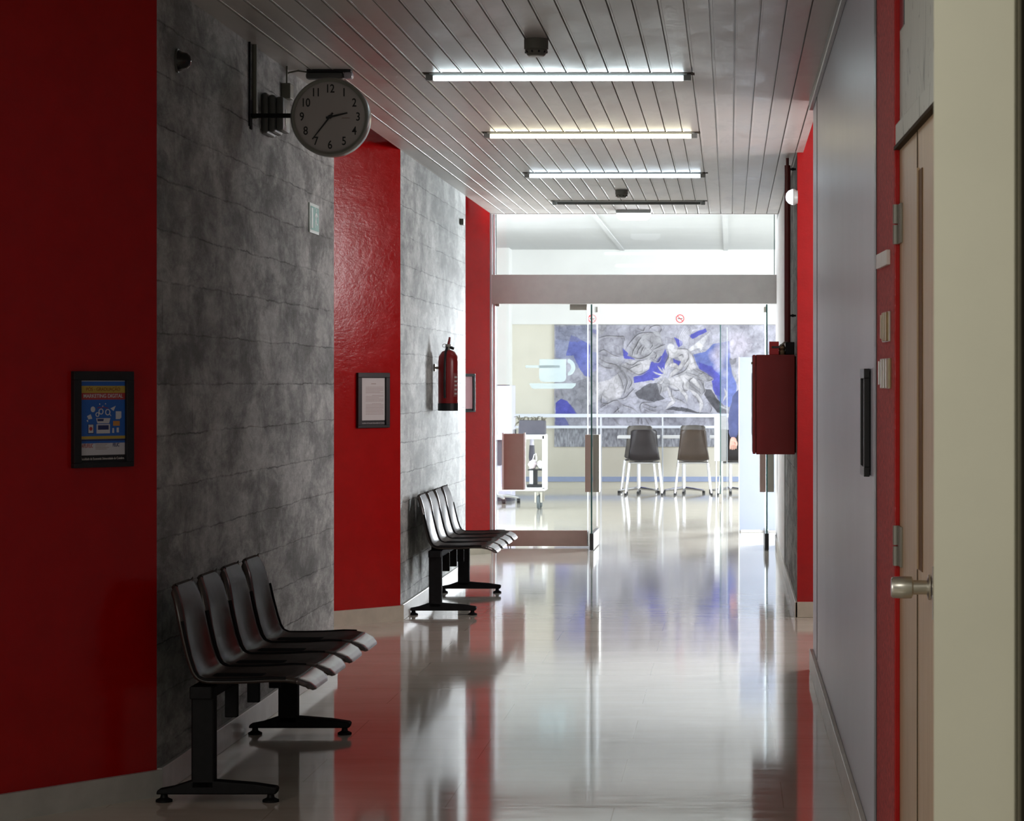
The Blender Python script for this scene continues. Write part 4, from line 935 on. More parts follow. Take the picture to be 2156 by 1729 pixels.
for s in range(5):
    a = s*2*PI/5+0.1
    MB().lathe([(0, -0.02), (0.028, -0.02), (0.028, 0.02), (0, 0.02)], 14, Matrix.Translation((0.27*math.cos(a), 0.27*math.sin(a), 0.028)) @ Matrix.Rotation(PI/2, 4, 'Y')).build('caster', M_BLACK, cb_)
MB().tube([(0, 0, 0.09), (0, 0, 0.42)], 0.025, 12).build('gas_column', M_CHROME, cb_)
MB().box(-0.22, 0.22, -0.2, 0.22, 0.42, 0.48, 0.02).build('seat', M_LILAC, cb_)

# ------------------------------------------------------------------ person behind the board
def skin_fig(name, verts, edges, radii, m, parent, sub=2, root=0):
    me = bpy.data.meshes.new(name); me.from_pydata([Vector(v) for v in verts], edges, []); me.update()
    o = bpy.data.objects.new(name, me); COL.objects.link(o); o.parent = parent
    o.modifiers.new('skin', 'SKIN')
    sv = me.skin_vertices[0].data if me.skin_vertices else None
    if sv is None:
        bm_ = bmesh.new(); bm_.from_mesh(me); bm_.verts.layers.skin.verify(); bm_.to_mesh(me); bm_.free(); sv = me.skin_vertices[0].data
    for i, r in enumerate(radii): sv[i].radius = r if isinstance(r, tuple) else (r, r)
    for i in range(len(radii)): sv[i].use_root = (i == root)
    ss = o.modifiers.new('sub', 'SUBSURF'); ss.levels = sub; ss.render_levels = sub
    me.materials.append(m)
    for p in me.polygons: p.use_smooth = True
    o.modifiers['skin'].use_smooth_shade = True
    return o
pr = thing('person', 'person in a navy jacket mostly hidden behind the pale board, arm hanging', 'person', (0.285, 28.0, 0))
# body in skin, one continuous surface: pelvis root, legs, torso, neck, head
V = [(0, 0, 0.93), (0, 0, 1.10), (0, 0.0, 1.28), (0, 0, 1.41), (0, -0.01, 1.50), (0, -0.02, 1.60), (0, -0.01, 1.685),
     (-0.09, 0, 0.86), (-0.10, -0.01, 0.50), (-0.10, 0.02, 0.09), (-0.10, -0.10, 0.035),
     (0.09, 0, 0.86), (0.10, -0.01, 0.50), (0.10, 0.02, 0.09), (0.10, -0.10, 0.035)]
E = [(0, 1), (1, 2), (2, 3), (3, 4), (4, 5), (5, 6), (0, 7), (7, 8), (8, 9), (9, 10), (0, 11), (11, 12), (12, 13), (13, 14)]
R_ = [(0.13, 0.10), (0.12, 0.09), (0.14, 0.10), (0.10, 0.07), 0.055, (0.075, 0.09), (0.06, 0.075), 0.085, 0.055, 0.035, 0.03, 0.085, 0.055, 0.035, 0.03]
skin_fig('body', V, E, R_, M_SKIN, pr)
# face and hair
fm = MB()
fm.tube([(0, -0.105, 1.63), (0, -0.128, 1.605), (0, -0.105, 1.595)], [0.008, 0.014, 0.008], 8)
fm.build('nose', M_SKIN, pr, smooth=True)
for sx in (-1, 1):
    MB().lathe([(0, -0.012), (0.009, -0.006), (0.012, 0), (0.009, 0.006), (0, 0.012)], 12, Matrix.Translation((sx*0.032, -0.098, 1.635))).build('eye', M_WHITE, pr, smooth=True)
    MB().lathe([(0, -0.03), (0.012, -0.015), (0.014, 0.01), (0, 0.03)], 10, Matrix.Translation((sx*0.082, 0.0, 1.62))).build('ear', M_SKIN, pr, smooth=True)
MB().box(-0.025, 0.025, -0.110, -0.10, 1.562, 1.570, 0.002).build('mouth', mat('lips', (0.5, 0.18, 0.16), 0.5), pr)
hm = MB(); bmesh.ops.create_icosphere(hm.bm, subdivisions=3, radius=1)
for v in hm.bm.verts:
    s = 1+0.03*math.sin(13*v.co.x)*math.sin(11*v.co.y)
    v.co = Vector((v.co.x*0.088*s, 0.015+v.co.y*0.10*s, 1.68+max(v.co.z, -0.55-0.45*(v.co.y > 0.1))*0.075*s))
hm.build('hair', M_HAIR, pr, smooth=True)
# jacket: torso and sleeves, left arm (towards camera left) elbow out
JV = [(0, 0, 0.86), (0, 0, 1.08), (0, 0, 1.28), (0, 0, 1.41), (-0.10, 0, 1.42), (-0.185, 0, 1.37), (-0.225, 0.0, 1.22), (-0.252, -0.02, 1.09), (-0.245, -0.06, 0.985), (-0.252, -0.09, 0.915),
      (0.10, 0, 1.42), (0.185, 0, 1.37), (0.22, 0.0, 1.22), (0.24, -0.02, 1.10), (0.24, -0.08, 0.98), (0.23, -0.12, 0.90)]
JE = [(0, 1), (1, 2), (2, 3), (3, 4), (4, 5), (5, 6), (6, 7), (7, 8), (8, 9), (3, 10), (10, 11), (11, 12), (12, 13), (13, 14), (14, 15)]
JR = [(0.165, 0.13), (0.155, 0.12), (0.175, 0.13), (0.11, 0.09), (0.085, 0.08), (0.078, 0.075), 0.070, 0.062, 0.056, 0.046, (0.085, 0.08), (0.078, 0.075), 0.070, 0.062, 0.056, 0.046]
jk = skin_fig('jacket', JV, JE, JR, M_JACKET, pr)
tx_ = bpy.data.textures.new('folds', 'CLOUDS'); tx_.noise_scale = 0.06
dm = jk.modifiers.new('folds', 'DISPLACE'); dm.texture = tx_; dm.strength = 0.022; dm.mid_level = 0.5
skin_fig('trousers', [(0, 0, 0.93), (-0.09, 0, 0.85), (-0.10, -0.01, 0.50), (-0.10, 0.02, 0.08), (0.09, 0, 0.85), (0.10, -0.01, 0.50), (0.10, 0.02, 0.08)],
         [(0, 1), (1, 2), (2, 3), (0, 4), (4, 5), (5, 6)], [(0.15, 0.115), 0.10, 0.075, 0.065, 0.10, 0.075, 0.065], M_TROUSER, pr)
for sx in (-1, 1):
    MB().box(sx*0.10-0.045, sx*0.10+0.045, -0.19, 0.08, 0.0, 0.08, 0.025).build('shoe', M_BLACK, pr, smooth=True)
    # hand: palm, four curled fingers and thumb
    hx, hy, hz_ = (-0.252, -0.095, 0.905) if sx < 0 else (0.23, -0.125, 0.89)
    hv = [(hx, hy+0.01, hz_+0.03), (hx, hy, hz_-0.015), (hx, hy-0.005, hz_-0.055)]; he = [(0, 1), (1, 2)]; hr = [(0.026, 0.022), (0.036, 0.020), (0.038, 0.018)]
    for k in range(4):
        xx = hx-0.029+0.0195*k; ln = (0.028, 0.032, 0.031, 0.024)[k]; b0 = len(hv)
        hv += [(xx, hy-0.012, hz_-0.068), (xx, hy-0.024, hz_-0.068-ln*0.8), (xx, hy-0.006, hz_-0.070-ln*1.25), (xx, hy+0.012, hz_-0.064-ln*0.9)]
        he += [(2, b0), (b0, b0+1), (b0+1, b0+2), (b0+2, b0+3)]; hr += [0.0095, 0.009, 0.0085, 0.0075]
    b0 = len(hv); tsx = 1
    hv += [(hx+0.030*tsx, hy-0.02, hz_-0.02), (hx+0.040*tsx, hy-0.035, hz_-0.05), (hx+0.030*tsx, hy-0.042, hz_-0.078)]
    he += [(1, b0), (b0, b0+1), (b0+1, b0+2)]; hr += [0.012, 0.0105, 0.009]
    skin_fig('hand', hv, he, hr, M_SKIN, pr, 1)

# ------------------------------------------------------------------ ceiling lamps
def tube_lamp(label, Y, x0, x1, mt, lit=True, tz=0.021, hh=0.02):
    t = thing('tube_lamp', label, 'ceiling lamp', ((x0+x1)/2, Y, CZ), 0, 'long fluorescent lamps across the ceiling')
    h = (x1-x0)/2
    MB().box(-h-0.03, h+0.035, -0.055, 0.05, -0.002, 0.001).build('dark_slot', M_GROOVE, t)
    MB().prism([(-0.03, -0.002), (0.035, -0.002), (0.022, -0.012), (-0.018, -0.012)], 'x', -h, h).build('reflector', M_LAMPH, t)
    if lit:
        MB().tube([(-h+0.02, -0.004, -tz), (h-0.02, -0.004, -tz)], 0.0145, 14).build('lamp_tube', mt, t, smooth=True)
    else:
        MB().tube([(-h+0.02, 0.0, -0.018), (h-0.02, 0.0, -0.018)], 0.013, 14).build('lamp_tube', M_FIXGREY, t, smooth=True)
    for sx in (-1, 1):
        MB().box(sx*h-0.018, sx*h+0.018, -0.02, 0.02, -tz-0.013, -0.003, 0.002).build('end_cap', M_LAMPH, t)
    return t
for lab, py, pa, pb, mt, lit in (('nearest lit fluorescent lamp, cool white', 155, 905, 1447, M_TUBEC, True), ('second lit fluorescent lamp, warm yellowish white', 279, 1026, 1462, M_TUBEW, True),
                                 ('third lit fluorescent lamp, bluish white', 364, 1110, 1480, M_TUBEB, True), ('farthest fluorescent lamp, switched off and dark', 423, 1168, 1480, M_TUBEC, False)):
    Y = (CZ-CH)*F/(VY-py)
    tube_lamp(lab, Y, xof(pa, Y), xof(pb, Y), mt, lit)

# emergency lamp at the glass front
Y = 22.35
em = thing('emergency_lamp', 'glowing white emergency lamp at the end of the slatted ceiling', 'lamp', (xof(1334, Y), Y, CZ))
hw = (1371-1297)/2*Y/F
MB().box(-hw, hw, -0.05, 0.05, -0.028, 0.0, 0.006).build('housing', M_LAMPH, em)
MB().prism([(-hw+0.004, -0.028), (hw-0.004, -0.028), (hw-0.012, -0.070), (hw-0.045, -0.086), (-hw+0.045, -0.086), (-hw+0.012, -0.070)], 'y', -0.045, 0.045).build('diffuser', M_EMERG, em, bevel=0.006)

# smoke detectors
def detector(px, pyt, pyb, hw_px, label):
    Y = (CZ-CH)*F/(VY-pyt); r = hw_px*Y/F; z1 = -(pyb-pyt)*Y/F
    t = thing('smoke_detector', label, 'smoke detector', (xof(px, Y), Y, CZ), 0, 'round ceiling smoke detectors')
    MB().lathe([(0, 0), (r*0.98, 0), (r, -0.004), (r, z1*0.58), (r*0.96, z1*0.60), (0, z1*0.60)], 30).build('base', M_DETECT, t, smooth=True)
    MB().lathe([(r*0.90, z1*0.60), (r*0.94, z1*0.70), (r*0.72, z1*0.94), (0, z1*0.95)], 30).build('sensor_head', M_DETECT, t, smooth=True)
    MB().lathe([(0, z1*0.94), (r*0.66, z1*0.955), (r*0.60, z1), (0, z1*1.01)], 30).build('cap', M_DETLIGHT, t, smooth=True)
    for k in range(10):
        a = 2*PI*k/10
        MB().box(r*0.86-0.003, r*0.86+0.004, -0.0035, 0.0035, z1*0.82, z1*0.70, 0, Matrix.Rotation(a, 4, 'Z')).build('vent_slot', M_INK, t)
detector(1129, 82, 119, 25.5, 'nearer round smoke detector in front of the first lamp')
detector(1309, 400, 417, 13.5, 'farther small smoke detector before the dark lamp')

# ------------------------------------------------------------------ clock
CYk = 11.38
ck = thing('wall_clock', 'round double-sided clock on a black arm from the concrete wall', 'clock', (xof(697, CYk), CYk, zof(248, CYk)))
R = 82.5*CYk/F
Mk = Matrix.Rotation(PI/2, 4, 'X')
MB().lathe([(R*0.90, 0.042), (R*0.955, 0.048), (R, 0.036), (R, -0.036), (R*0.955, -0.048), (R*0.90, -0.042)], 72, Mk).build('rim', M_CLOCKR, ck, smooth=True)
MB().lathe([(0, 0.030), (R*0.905, 0.030), (R*0.905, -0.030), (0, -0.030)], 72, Mk).build('dial', M_CLOCKW, ck)
for h in range(1, 13):
    a = PI/2-h*PI/6; rr = R*0.715
    text('numeral', str(h), R*0.30, M_INK, ck, rr*math.cos(a), rr*math.sin(a), -0.0312, bold=0.0006, sx=0.80)
def hand_(name, ang_, L_, wd, back, y):
    d = Vector((math.sin(ang_), 0, math.cos(ang_))); s = Vector((d.z, 0, -d.x))
    pts_ = [(-d*back-s*wd), (-d*back+s*wd), (d*L_+s*wd*0.6), (d*L_-s*wd*0.6)]
    MB().prism([(p.x, p.z) for p in pts_], 'y', y, y-0.0015).build(name, M_INK, ck)
hand_('hour_hand', math.radians(77), R*0.46, 0.0050, R*0.10, -0.034)
hand_('minute_hand', math.radians(218), R*0.72, 0.0038, R*0.13, -0.037)
MB().lathe([(0, 0), (0.008, 0), (0.008, 0.012), (0, 0.012)], 16, Matrix.Translation((0, -0.030, 0)) @ Mk).build('hub', M_INK, ck)
MB().box(R*0.30, R*0.50, -0.0306, -0.030, -0.006, -0.003).build('maker_mark', M_BROWNINK, ck)
MB().box(XL-ck.location.x, -R+0.004, -0.012, 0.012, 0.0, 0.018, 0.002).build('arm', M_IRON, ck)
MB().box(XL-ck.location.x, XL-ck.location.x+0.006, -0.02, 0.02, -0.05, 0.075).build('wall_plate', M_IRON, ck)
# conduit up the wall
tag(MB().tube([(XL+0.012, 11.42, 2.66), (XL+0.012, 11.42, CZ)], 0.011, 10).build('cable_conduit', M_BOXGREY, None, smooth=True), 'thin grey vertical conduit above the clock arm', 'conduit')
tag(MB().tube([(XL+0.006, 11.33, 2.62), (XL+0.006, 11.33, CZ)], 0.005, 8).build('cable_conduit', M_IRON, None, smooth=True), 'black cable running down to the clock arm', 'cable')
# rounded bulkhead fixture on the wall
Y = 11.75
bh = thing('wall_fixture', 'dark rounded bulkhead lamp on the wall left of the clock', 'wall lamp', (XL, Y, zof(243, Y)), PI/2)
def stack(mb, x0, x1, hw_, hh_):
    return mb.box(-hw_, hw_, -x1, -x0, -hh_, hh_, 0.012)
stack(MB(), 0.0, 0.030, 0.11, 0.092).build('back_plate', M_FIXGREY, bh)
stack(MB(), 0.030, 0.062, 0.10, 0.084).build('body', M_FIXGREY, bh)
stack(MB(), 0.062, 0.098, 0.09, 0.076).build('cover', M_FIXGREY, bh, smooth=True)
MB().box(-0.05, -0.03, -0.1005, -0.095, -0.05, 0.02).build('reflex_edge', M_PRISM, bh)
# small junction box
Y = 12.2
jb = thing('junction_box', 'small grey junction box high on the wall behind the clock', 'box', (XL, Y, zof(193, Y)), PI/2)
MB().box(-0.045, 0.045, -0.045, 0, -0.036, 0.036, 0.005).build('box_body', M_BOXGREY, jb)
MB().tube([(0, -0.02, 0.036), (0, -0.02, CZ-jb.location.z)], 0.004, 6).build('cable', M_BOXGREY, jb)
# ceiling emergency fitting behind the clock
Y = 12.35
cf = thing('ceiling_fitting', 'long oval emergency fitting on the ceiling just above the clock', 'ceiling lamp', (xof(694, Y), Y, CZ))
MB().box(-0.105, 0.105, -0.03, 0.03, -0.012, 0.0, 0.003).build('base', M_INK, cf)
MB().box(-0.11, 0.068, -0.028, 0.028, -0.046, -0.012, 0.012).build('cover', M_FIXGREY, cf, smooth=True)
MB().box(0.068, 0.112, -0.028, 0.028, -0.044, -0.010, 0.012).build('clear_end', mat('pale_plastic_end', (0.55, 0.53, 0.60), 0.15), cf, smooth=True)
MB().tube([(-0.105, 0, -0.01), (-0.15, 0, -0.004), (-0.19, 0, -0.012), (-0.22, 0, -0.03)], 0.004, 6).build('cable', M_BOXGREY, cf)
# dark dome siren near the red corner
Y = -XL*F/(VX-372)
sd_ = thing('alarm_siren', 'dark round alarm dome high on the concrete near the red corner', 'alarm', (XL, Y, zof(128, Y)), PI/2)
MB().lathe([(0, 0), (0.040, 0), (0.040, 0.012), (0.034, 0.022), (0.030, 0.040), (0.018, 0.052), (0, 0.056)], 24, Mk).build('dome', M_SPEAKER, sd_, smooth=True)
MB().lathe([(0, 0.0), (0.046, 0), (0.046, 0.008), (0, 0.008)], 24, Mk).build('base_ring', M_FIXGREY, sd_, smooth=True)
# small bracket at the far corner of the second concrete wall
Y = -XL*F/(VX-969)
tag(MB().box(XL, XL+0.03, Y-0.04, Y+0.04, zof(474, Y), zof(461, Y), 0.004).build('wall_bracket', M_BOXGREY, None), 'small grey bracket high on the far concrete wall edge', 'bracket')

# exit sign
ya, yb = -XL*F/(VX-650), -XL*F/(VX-667.5)
Yc = (ya+yb)/2; W = yb-ya+0.03; H = 62*Yc/F
es = thing('exit_sign', 'small green and white emergency exit sign on the concrete wall', 'sign', (XL, Yc, zof(461, Yc)), PI/2)
MB().box(-W/2, W/2, -0.008, 0, -H/2, H/2, 0.001).build('sign_board', M_SIGNW, es)
MB().box(-W*0.42, W*0.46, -0.009, -0.0078, -H*0.40, H*0.40).build('green_field', M_GREEN, es)
MB().box(-W*0.36, -W*0.18, -0.0098, -0.0088, -H*0.34, H*0.34).build('doorway_symbol', M_SIGNW, es)
pf = MB()
pf.prism([(0.00*W, -H*.30), (0.05*W, -H*.32), (0.12*W, -H*.08), (0.20*W, -H*.20), (0.30*W, -H*.20), (0.30*W, -H*.14), (0.22*W, -H*.13), (0.16*W, 0.02*H), (0.20*W, .14*H), (0.30*W, .06*H), (0.33*W, .12*H), (0.20*W, .23*H), (0.08*W, .20*H), (0.0, .06*H), (0.03*W, 0.04*H), (0.09*W, .12*H), (0.07*W, -0.02*H)], 'y', -0.0098, -0.0088)
MB().lathe([(0, 0), (H*0.07, 0), (H*0.07, 0.001), (0, 0.001)], 14, Matrix.Translation((0.17*W, -0.0088, 0.30*H)) @ Mk).build('figure_head', M_SIGNW, es)
pf.build('running_figure', M_SIGNW, es)

# ------------------------------------------------------------------ frames on the walls
def frame_on(plane_p, dirv, pxa, pxb, pya, pyb, label, content, deep=0.02, group='black framed notices on the walls'):
    n = Vector((-dirv.y, dirv.x)); a = hit(pxa, plane_p, n); b = hit(pxb, plane_p, n); c = (a+b)/2
    W = (b-a).length; zt, zb_ = zof(pya, c.y), zof(pyb, c.y); H = zt-zb_
    t = thing('framed_notice', label, 'picture frame', (c.x, c.y, (zt+zb_)/2), math.atan2(dirv.y, dirv.x), group)
    fw = W*0.12
    fm_ = MB().box(-W/2, W/2, -deep, 0, H/2-fw*.95, H/2, 0.002).box(-W/2, W/2, -deep, 0, -H/2, -H/2+fw*.55, 0.002).box(-W/2, -W/2+fw, -deep, 0, -H/2+fw*.55, H/2-fw*.95, 0.002).box(W/2-fw, W/2, -deep, 0, -H/2+fw*.55, H/2-fw*.95, 0.002)
    fm_.build('frame', M_BLACK, t)
    MB().box(-W/2+fw, W/2-fw, -0.008, 0, -H/2+fw*.55, H/2-fw*.95).build('mount', M_BLACK, t)
    content(t, W, H, fw)
    return t
def flat(name, t, x0, x1, z0, z1, m, y=-0.0085): return MB().box(x0, x1, y-0.0003, y, z0, z1).build(name, m, t)
def caption(t, W, H, fw):
    z = -H/2+fw*0.95
    text('caption', 'Faculdade de Economia Universidade de Coimbra', W*0.046, M_PAPERW, t, 0, z, -0.0088, sx=0.78)
def poster(t, W, H, fw):
    x0, x1 = -W/2+fw*1.05, W/2-fw*1.05; zt, zb_ = H/2-fw*1.02, -H/2+fw*1.35
    w_, h_ = x1-x0, zt-zb_; X = lambda u: x0+u*w_; Z = lambda v: zt-v*h_
    flat('sheet', t, x0, x1, zb_, zt, M_PAPER, -0.0083)
    flat('blue_field', t, X(.02), x1, Z(.84), Z(.01), M_BLUE, -0.0087)
    flat('yellow_band', t, X(.02), x1, Z(.165), Z(.07), M_YEL, -0.0091); flat('red_band', t, X(.02), x1, Z(.255), Z(.165), M_DRED, -0.0091)
    flat('yellow_band', t, X(.02), x1, Z(.785), Z(.745), M_YEL, -0.0091); flat('violet_band', t, X(.02), x1, Z(.81), Z(.787), M_NAVY, -0.0091)
    text('headline', 'PÓS - GRADUAÇÃO', w_*.085, mat('dark_orange_ink', (0.24, 0.07, 0.01), 0.5), t, X(.51), Z(.118), -0.0095, bold=0.0002)
    text('headline', 'MARKETING DIGITAL', w_*.092, M_PAPER, t, X(.51), Z(.208), -0.0095, bold=0.0002)
    y = -0.0095
    def poly(name, pts, m, y=y): return MB().prism([(X(a), Z(b)) for a, b in pts], 'y', y, y-0.0003).build(name, m, t)
    def disc(name, u, v, r, m, y=y, r0=0.0):
        if r0 == 0: return MB().prism([(X(u)+r*w_*math.cos(a), Z(v)+r*w_*math.sin(a)) for a in np.linspace(0, 2*PI, 21)[:-1]], 'y', y, y-0.0003).build(name, m, t)
        return MB().tube([(X(u)+r*w_*math.cos(a), y, Z(v)+r*w_*math.sin(a)) for a in np.linspace(0, 2*PI, 21)[:-1]], r0*w_, 5, True).build(name, m, t)
    poly('laptop_screen', [(.35, .505), (.67, .505), (.64, .575), (.38, .575)], M_PAPER); poly('screen_picture', [(.375, .515), (.52, .515), (.51, .545), (.385, .545)], M_NAVY, -0.0099)
    poly('laptop_base', [(.36, .585), (.66, .585), (.66, .71), (.36, .71)], M_PAPER); poly('keyboard', [(.39, .60), (.63, .60), (.63, .66), (.39, .66)], M_NAVY, -0.0099)
    poly('tablet', [(.165, .585), (.30, .585), (.30, .71), (.165, .71)], M_NAVY); poly('tablet_screen', [(.18, .59), (.285, .59), (.285, .70), (.18, .70)], M_PAPER, -0.0099); disc('tablet_chart', .23, .645, .035, M_DRED, -0.0103)
    disc('stopwatch', .28, .385, .05, M_PAPER); disc('gear', .46, .415, .045, M_PAPER, y, .010); disc('gear', .38, .455, .034, M_PAPER, y, .009)
    disc('magnifier', .61, .425, .048, M_PAPER, y, .010); poly('magnifier_handle', [(.645, .45), (.66, .445), (.69, .475), (.68, .48)], M_PAPER)
    poly('paper_plane', [(.67, .375), (.79, .34), (.74, .41)], M_PAPER); poly('document', [(.79, .415), (.915, .415), (.915, .50), (.88, .52), (.79, .52)], M_PAPER)
    poly('open_book', [(.15, .475), (.23, .45), (.265, .51), (.18, .52)], M_PAPER); poly('small_card', [(.14, .53), (.17, .525), (.175, .55), (.16, .555)], M_PAPER)
    poly('envelope', [(.73, .545), (.88, .545), (.88, .61), (.73, .61)], M_ORANGE); poly('mouse', [(.715, .64), (.75, .64), (.755, .705), (.71, .705)], M_PAPER); poly('phone', [(.81, .635), (.86, .635), (.86, .70), (.81, .70)], M_PAPER)
    MB().tube([(X(a), y, Z(b)) for a, b in ((.38, .37), (.42, .355), (.46, .37), (.51, .35), (.56, .365), (.62, .37))], .006*w_, 5).build('graph_line', M_DRED, t)
    for a, b in ((.43, .315), (.56, .312), (.50, .345)): disc('graph_point', a, b, .012, M_PAPER)
    text('logo', 'APEUFEUC', w_*.10, M_DRED, t, X(.16), Z(.875), -0.0087, sx=0.52, bold=0.0002); text('logo', 'FEUC', w_*.085, M_NAVY, t, X(.80), Z(.87), -0.0087, sx=0.75, bold=0.0004)
    for k in range(5): flat('small_print', t, X(.34), X(.64-.04*(k % 3)), Z(.842+.02*k), Z(.836+.02*k), M_BROWNINK, -0.0087)
    caption(t, W, H, fw)
def letter(t, W, H, fw):
    x0, x1 = -W/2+fw*1.1, W/2-fw*1.1; zt, zb_ = H/2-fw*1.05, -H/2+fw*1.5; w_, h_ = x1-x0, zt-zb_
    flat('sheet', t, x0, x1, zb_, zt, M_PAPERW, -0.0083)
    X = lambda u: x0+u*w_; Z = lambda v: zt-v*h_
    flat('heading', t, X(.42), X(.62), Z(.145), Z(.13), M_BROWNINK, -0.0087)
    rr = random.Random(5)
    for k in range(24):
        if k in (6, 13): continue
        flat('text_line', t, X(.18 if k not in (7, 14) else .45), X(.94-rr.random()*.2*(k % 5 == 4)), Z(.217+k*.028), Z(.210+k*.028), M_BROWNINK, -0.0087)
    caption(t, W, H, fw)
def pinkish(t, W, H, fw):
    x0, x1 = -W/2+fw*1.1, W/2-fw*1.1; flat('sheet', t, x0, x1, -H/2+fw*1.2, H/2-fw*1.05, M_PINK, -0.0083)
frame_on(NEAR_C, D1, 149, 275, 782, 984, 'black framed blue poster MARKETING DIGITAL on the nearest red wall', poster)
frame_on(RED1_C, D2, 750, 817, 785, 901, 'black framed white printed letter on the middle red wall', letter)
frame_on(RED2_C, D2, 962, 998, 787, 868, 'black framed pinkish sheet half hidden at the far red strip', pinkish)
# frame on the grey wall, seen almost edge on
Yc = 8.2
t = thing('framed_notice', 'black frame seen edge on hanging on the grey wall', 'picture frame', (XR, Yc, zof(890, 8.1)), -PI/2, 'black framed notices on the walls')
W, H = 0.24, 0.335
MB().box(-W/2, W/2, -0.022, -0.004, H/2-0.03, H/2, 0.002).box(-W/2, W/2, -0.022, -0.004, -H/2, -H/2+0.03, 0.002).box(-W/2, -W/2+0.03, -0.022, -0.004, -H/2+.03, H/2-.03, 0.002).box(W/2-0.03, W/2, -0.022, -0.004, -H/2+.03, H/2-.03, 0.002).build('frame', M_BLACK, t)
MB().box(-W/2+0.03, W/2-0.03, -0.012, -0.004, -H/2+.03, H/2-.03).build('sheet', M_PAPER, t)
MB().box(-W/2+0.01, W/2-0.02, -0.004, 0, -H/2+.02, H/2-.02).build('backing_board', M_BLACK, t)

# ------------------------------------------------------------------ fire extinguisher
YE = 18.44
ex = thing('fire_extinguisher', 'red fire extinguisher with a black foot on the concrete wall', 'fire extinguisher', (xof(944, YE), YE, zof(865, YE)))
s = YE/F; r = 21.5*s; Hc = (865-737)*s
MB().lathe([(0, 0.052), (r*0.98, 0.052), (r, 0.06), (r, Hc-0.085), (r*0.93, Hc-0.045), (r*0.62, Hc-0.012), (r*0.28, Hc), (0, Hc)], 32).build('cylinder', M_EXT, ex, smooth=True)
MB().lathe([(0, 0.0), (r*1.03, 0.0), (r*1.03, 0.052), (r*0.9, 0.056), (0, 0.056)], 32).build('foot_ring', M_BLACK, ex, smooth=True)
MB().lathe([(0, Hc-0.005), (0.016, Hc-0.005), (0.016, Hc+0.018), (0.022, Hc+0.022), (0.020, Hc+0.04), (0, Hc+0.042)], 16).build('valve', M_OLIVEP, ex, smooth=True)
MB().tube([(0.0, 0, Hc+0.03), (0.006, -0.012, Hc+0.055), (0.012, -0.015, Hc+0.09)], [0.011, 0.010, 0.007], 8).build('lever', M_EXT, ex, smooth=True)
MB().tube([(0.0, 0, Hc+0.025), (0.03, -0.01, Hc+0.012), (0.042, -0.01, Hc+0.008)], [0.010, 0.011, 0.008], 8).build('gauge', M_BLACK, ex, smooth=True)
MB().tube([(-0.005+0.016*math.cos(a)-0.02, -0.01, Hc+0.030+0.012*math.sin(a)) for a in np.linspace(0, 2*PI, 15)[:-1]], 0.002, 5, True).build('safety_pin', M_OLIVEP, ex)
MB().tube([(-0.008, -0.012, Hc+0.02), (-0.014, -r*0.75, Hc-0.02), (-0.016, -r-0.006, Hc-0.10), (-0.017, -r-0.008, 0.18), (-0.016, -r-0.006, 0.09)], 0.009, 10).build('hose', M_BLACK, ex, smooth=True)
MB().box(-r-0.022, -r+0.004, -0.015, 0.015, Hc-0.135, Hc-0.118).box(xof(0, 1)*0+XL-ex.location.x, -r-0.018, -0.02, 0.02, Hc-0.15, Hc-0.10).build('wall_bracket', M_OLIVEP, ex)
lb = MB()
def lf_(u, v):
    a = -0.95+u*0.62; return Vector(((r+0.0012)*math.cos(a), (r+0.0012)*math.sin(a), 0.10+v*0.165))
lb.grid(lf_, 8, 3); lb.build('label_sticker', mat('label_red_white', (0.30, 0.07, 0.07), 0.4), ex)
lt = MB()
for k in range(5):
    z0 = 0.115+k*0.029
    def lf2(u, v, z0=z0): 
        a = -0.85+u*0.36; return Vector(((r+0.0022)*math.cos(a), (r+0.0022)*math.sin(a), z0+v*0.012))
    lt.grid(lf2, 5, 2)
lt.build('label_print', M_PAPERW, ex)

# ------------------------------------------------------------------ fire hose cabinet, valve and pipe
YC = 17.1; s = YC/F
fx0, fx1 = xof(1585, YC), XR-0.012; fz0, fz1 = zof(957, YC), zof(747, YC); YL = 0.66
fc = thing('fire_hose_cabinet', 'dark red fire hose cabinet on the right concrete wall', 'cabinet', (0, 0, 0))
MB().box(fx0+0.022, fx1-0.0, YC, YC+YL, fz0, fz1, 0.003).build('body', M_REDBOX, fc)
dr = MB().box(fx0, fx0+0.018, YC-0.003, YC+YL, fz0+0.003, fz1-0.001, 0.003).build('door', M_REDBOX, fc)
MB().box(fx0+0.016, fx0+0.024, YC+0.005, YC+YL-0.01, fz0+0.01, fz1-0.01).build('door_gap', M_GROOVE, dr)
for a, b in ((772, 802), (888, 918)):
    MB().tube([(fx0+0.019, YC-0.005, zof(b, YC)), (fx0+0.019, YC-0.005, zof(a, YC))], 0.0045, 8).build('hinge', M_PIPE, dr)
MB().tube([(fx0-0.004, YC+0.1, zof(767, YC)), (fx0-0.004, YC+0.1, zof(762, YC))], 0.006, 8).build('latch', M_BRASS, dr)
MB().box(fx0-0.005, fx0, YC+0.12, YC+0.5, zof(917, YC), zof(785, YC)).build('front_pane', M_PRISM, dr)
MB().box(fx1, XR-0.002, YC+0.03, YC+YL-0.03, fz0+0.01, fz1-0.01).build('wall_rail', M_GROOVE, fc)
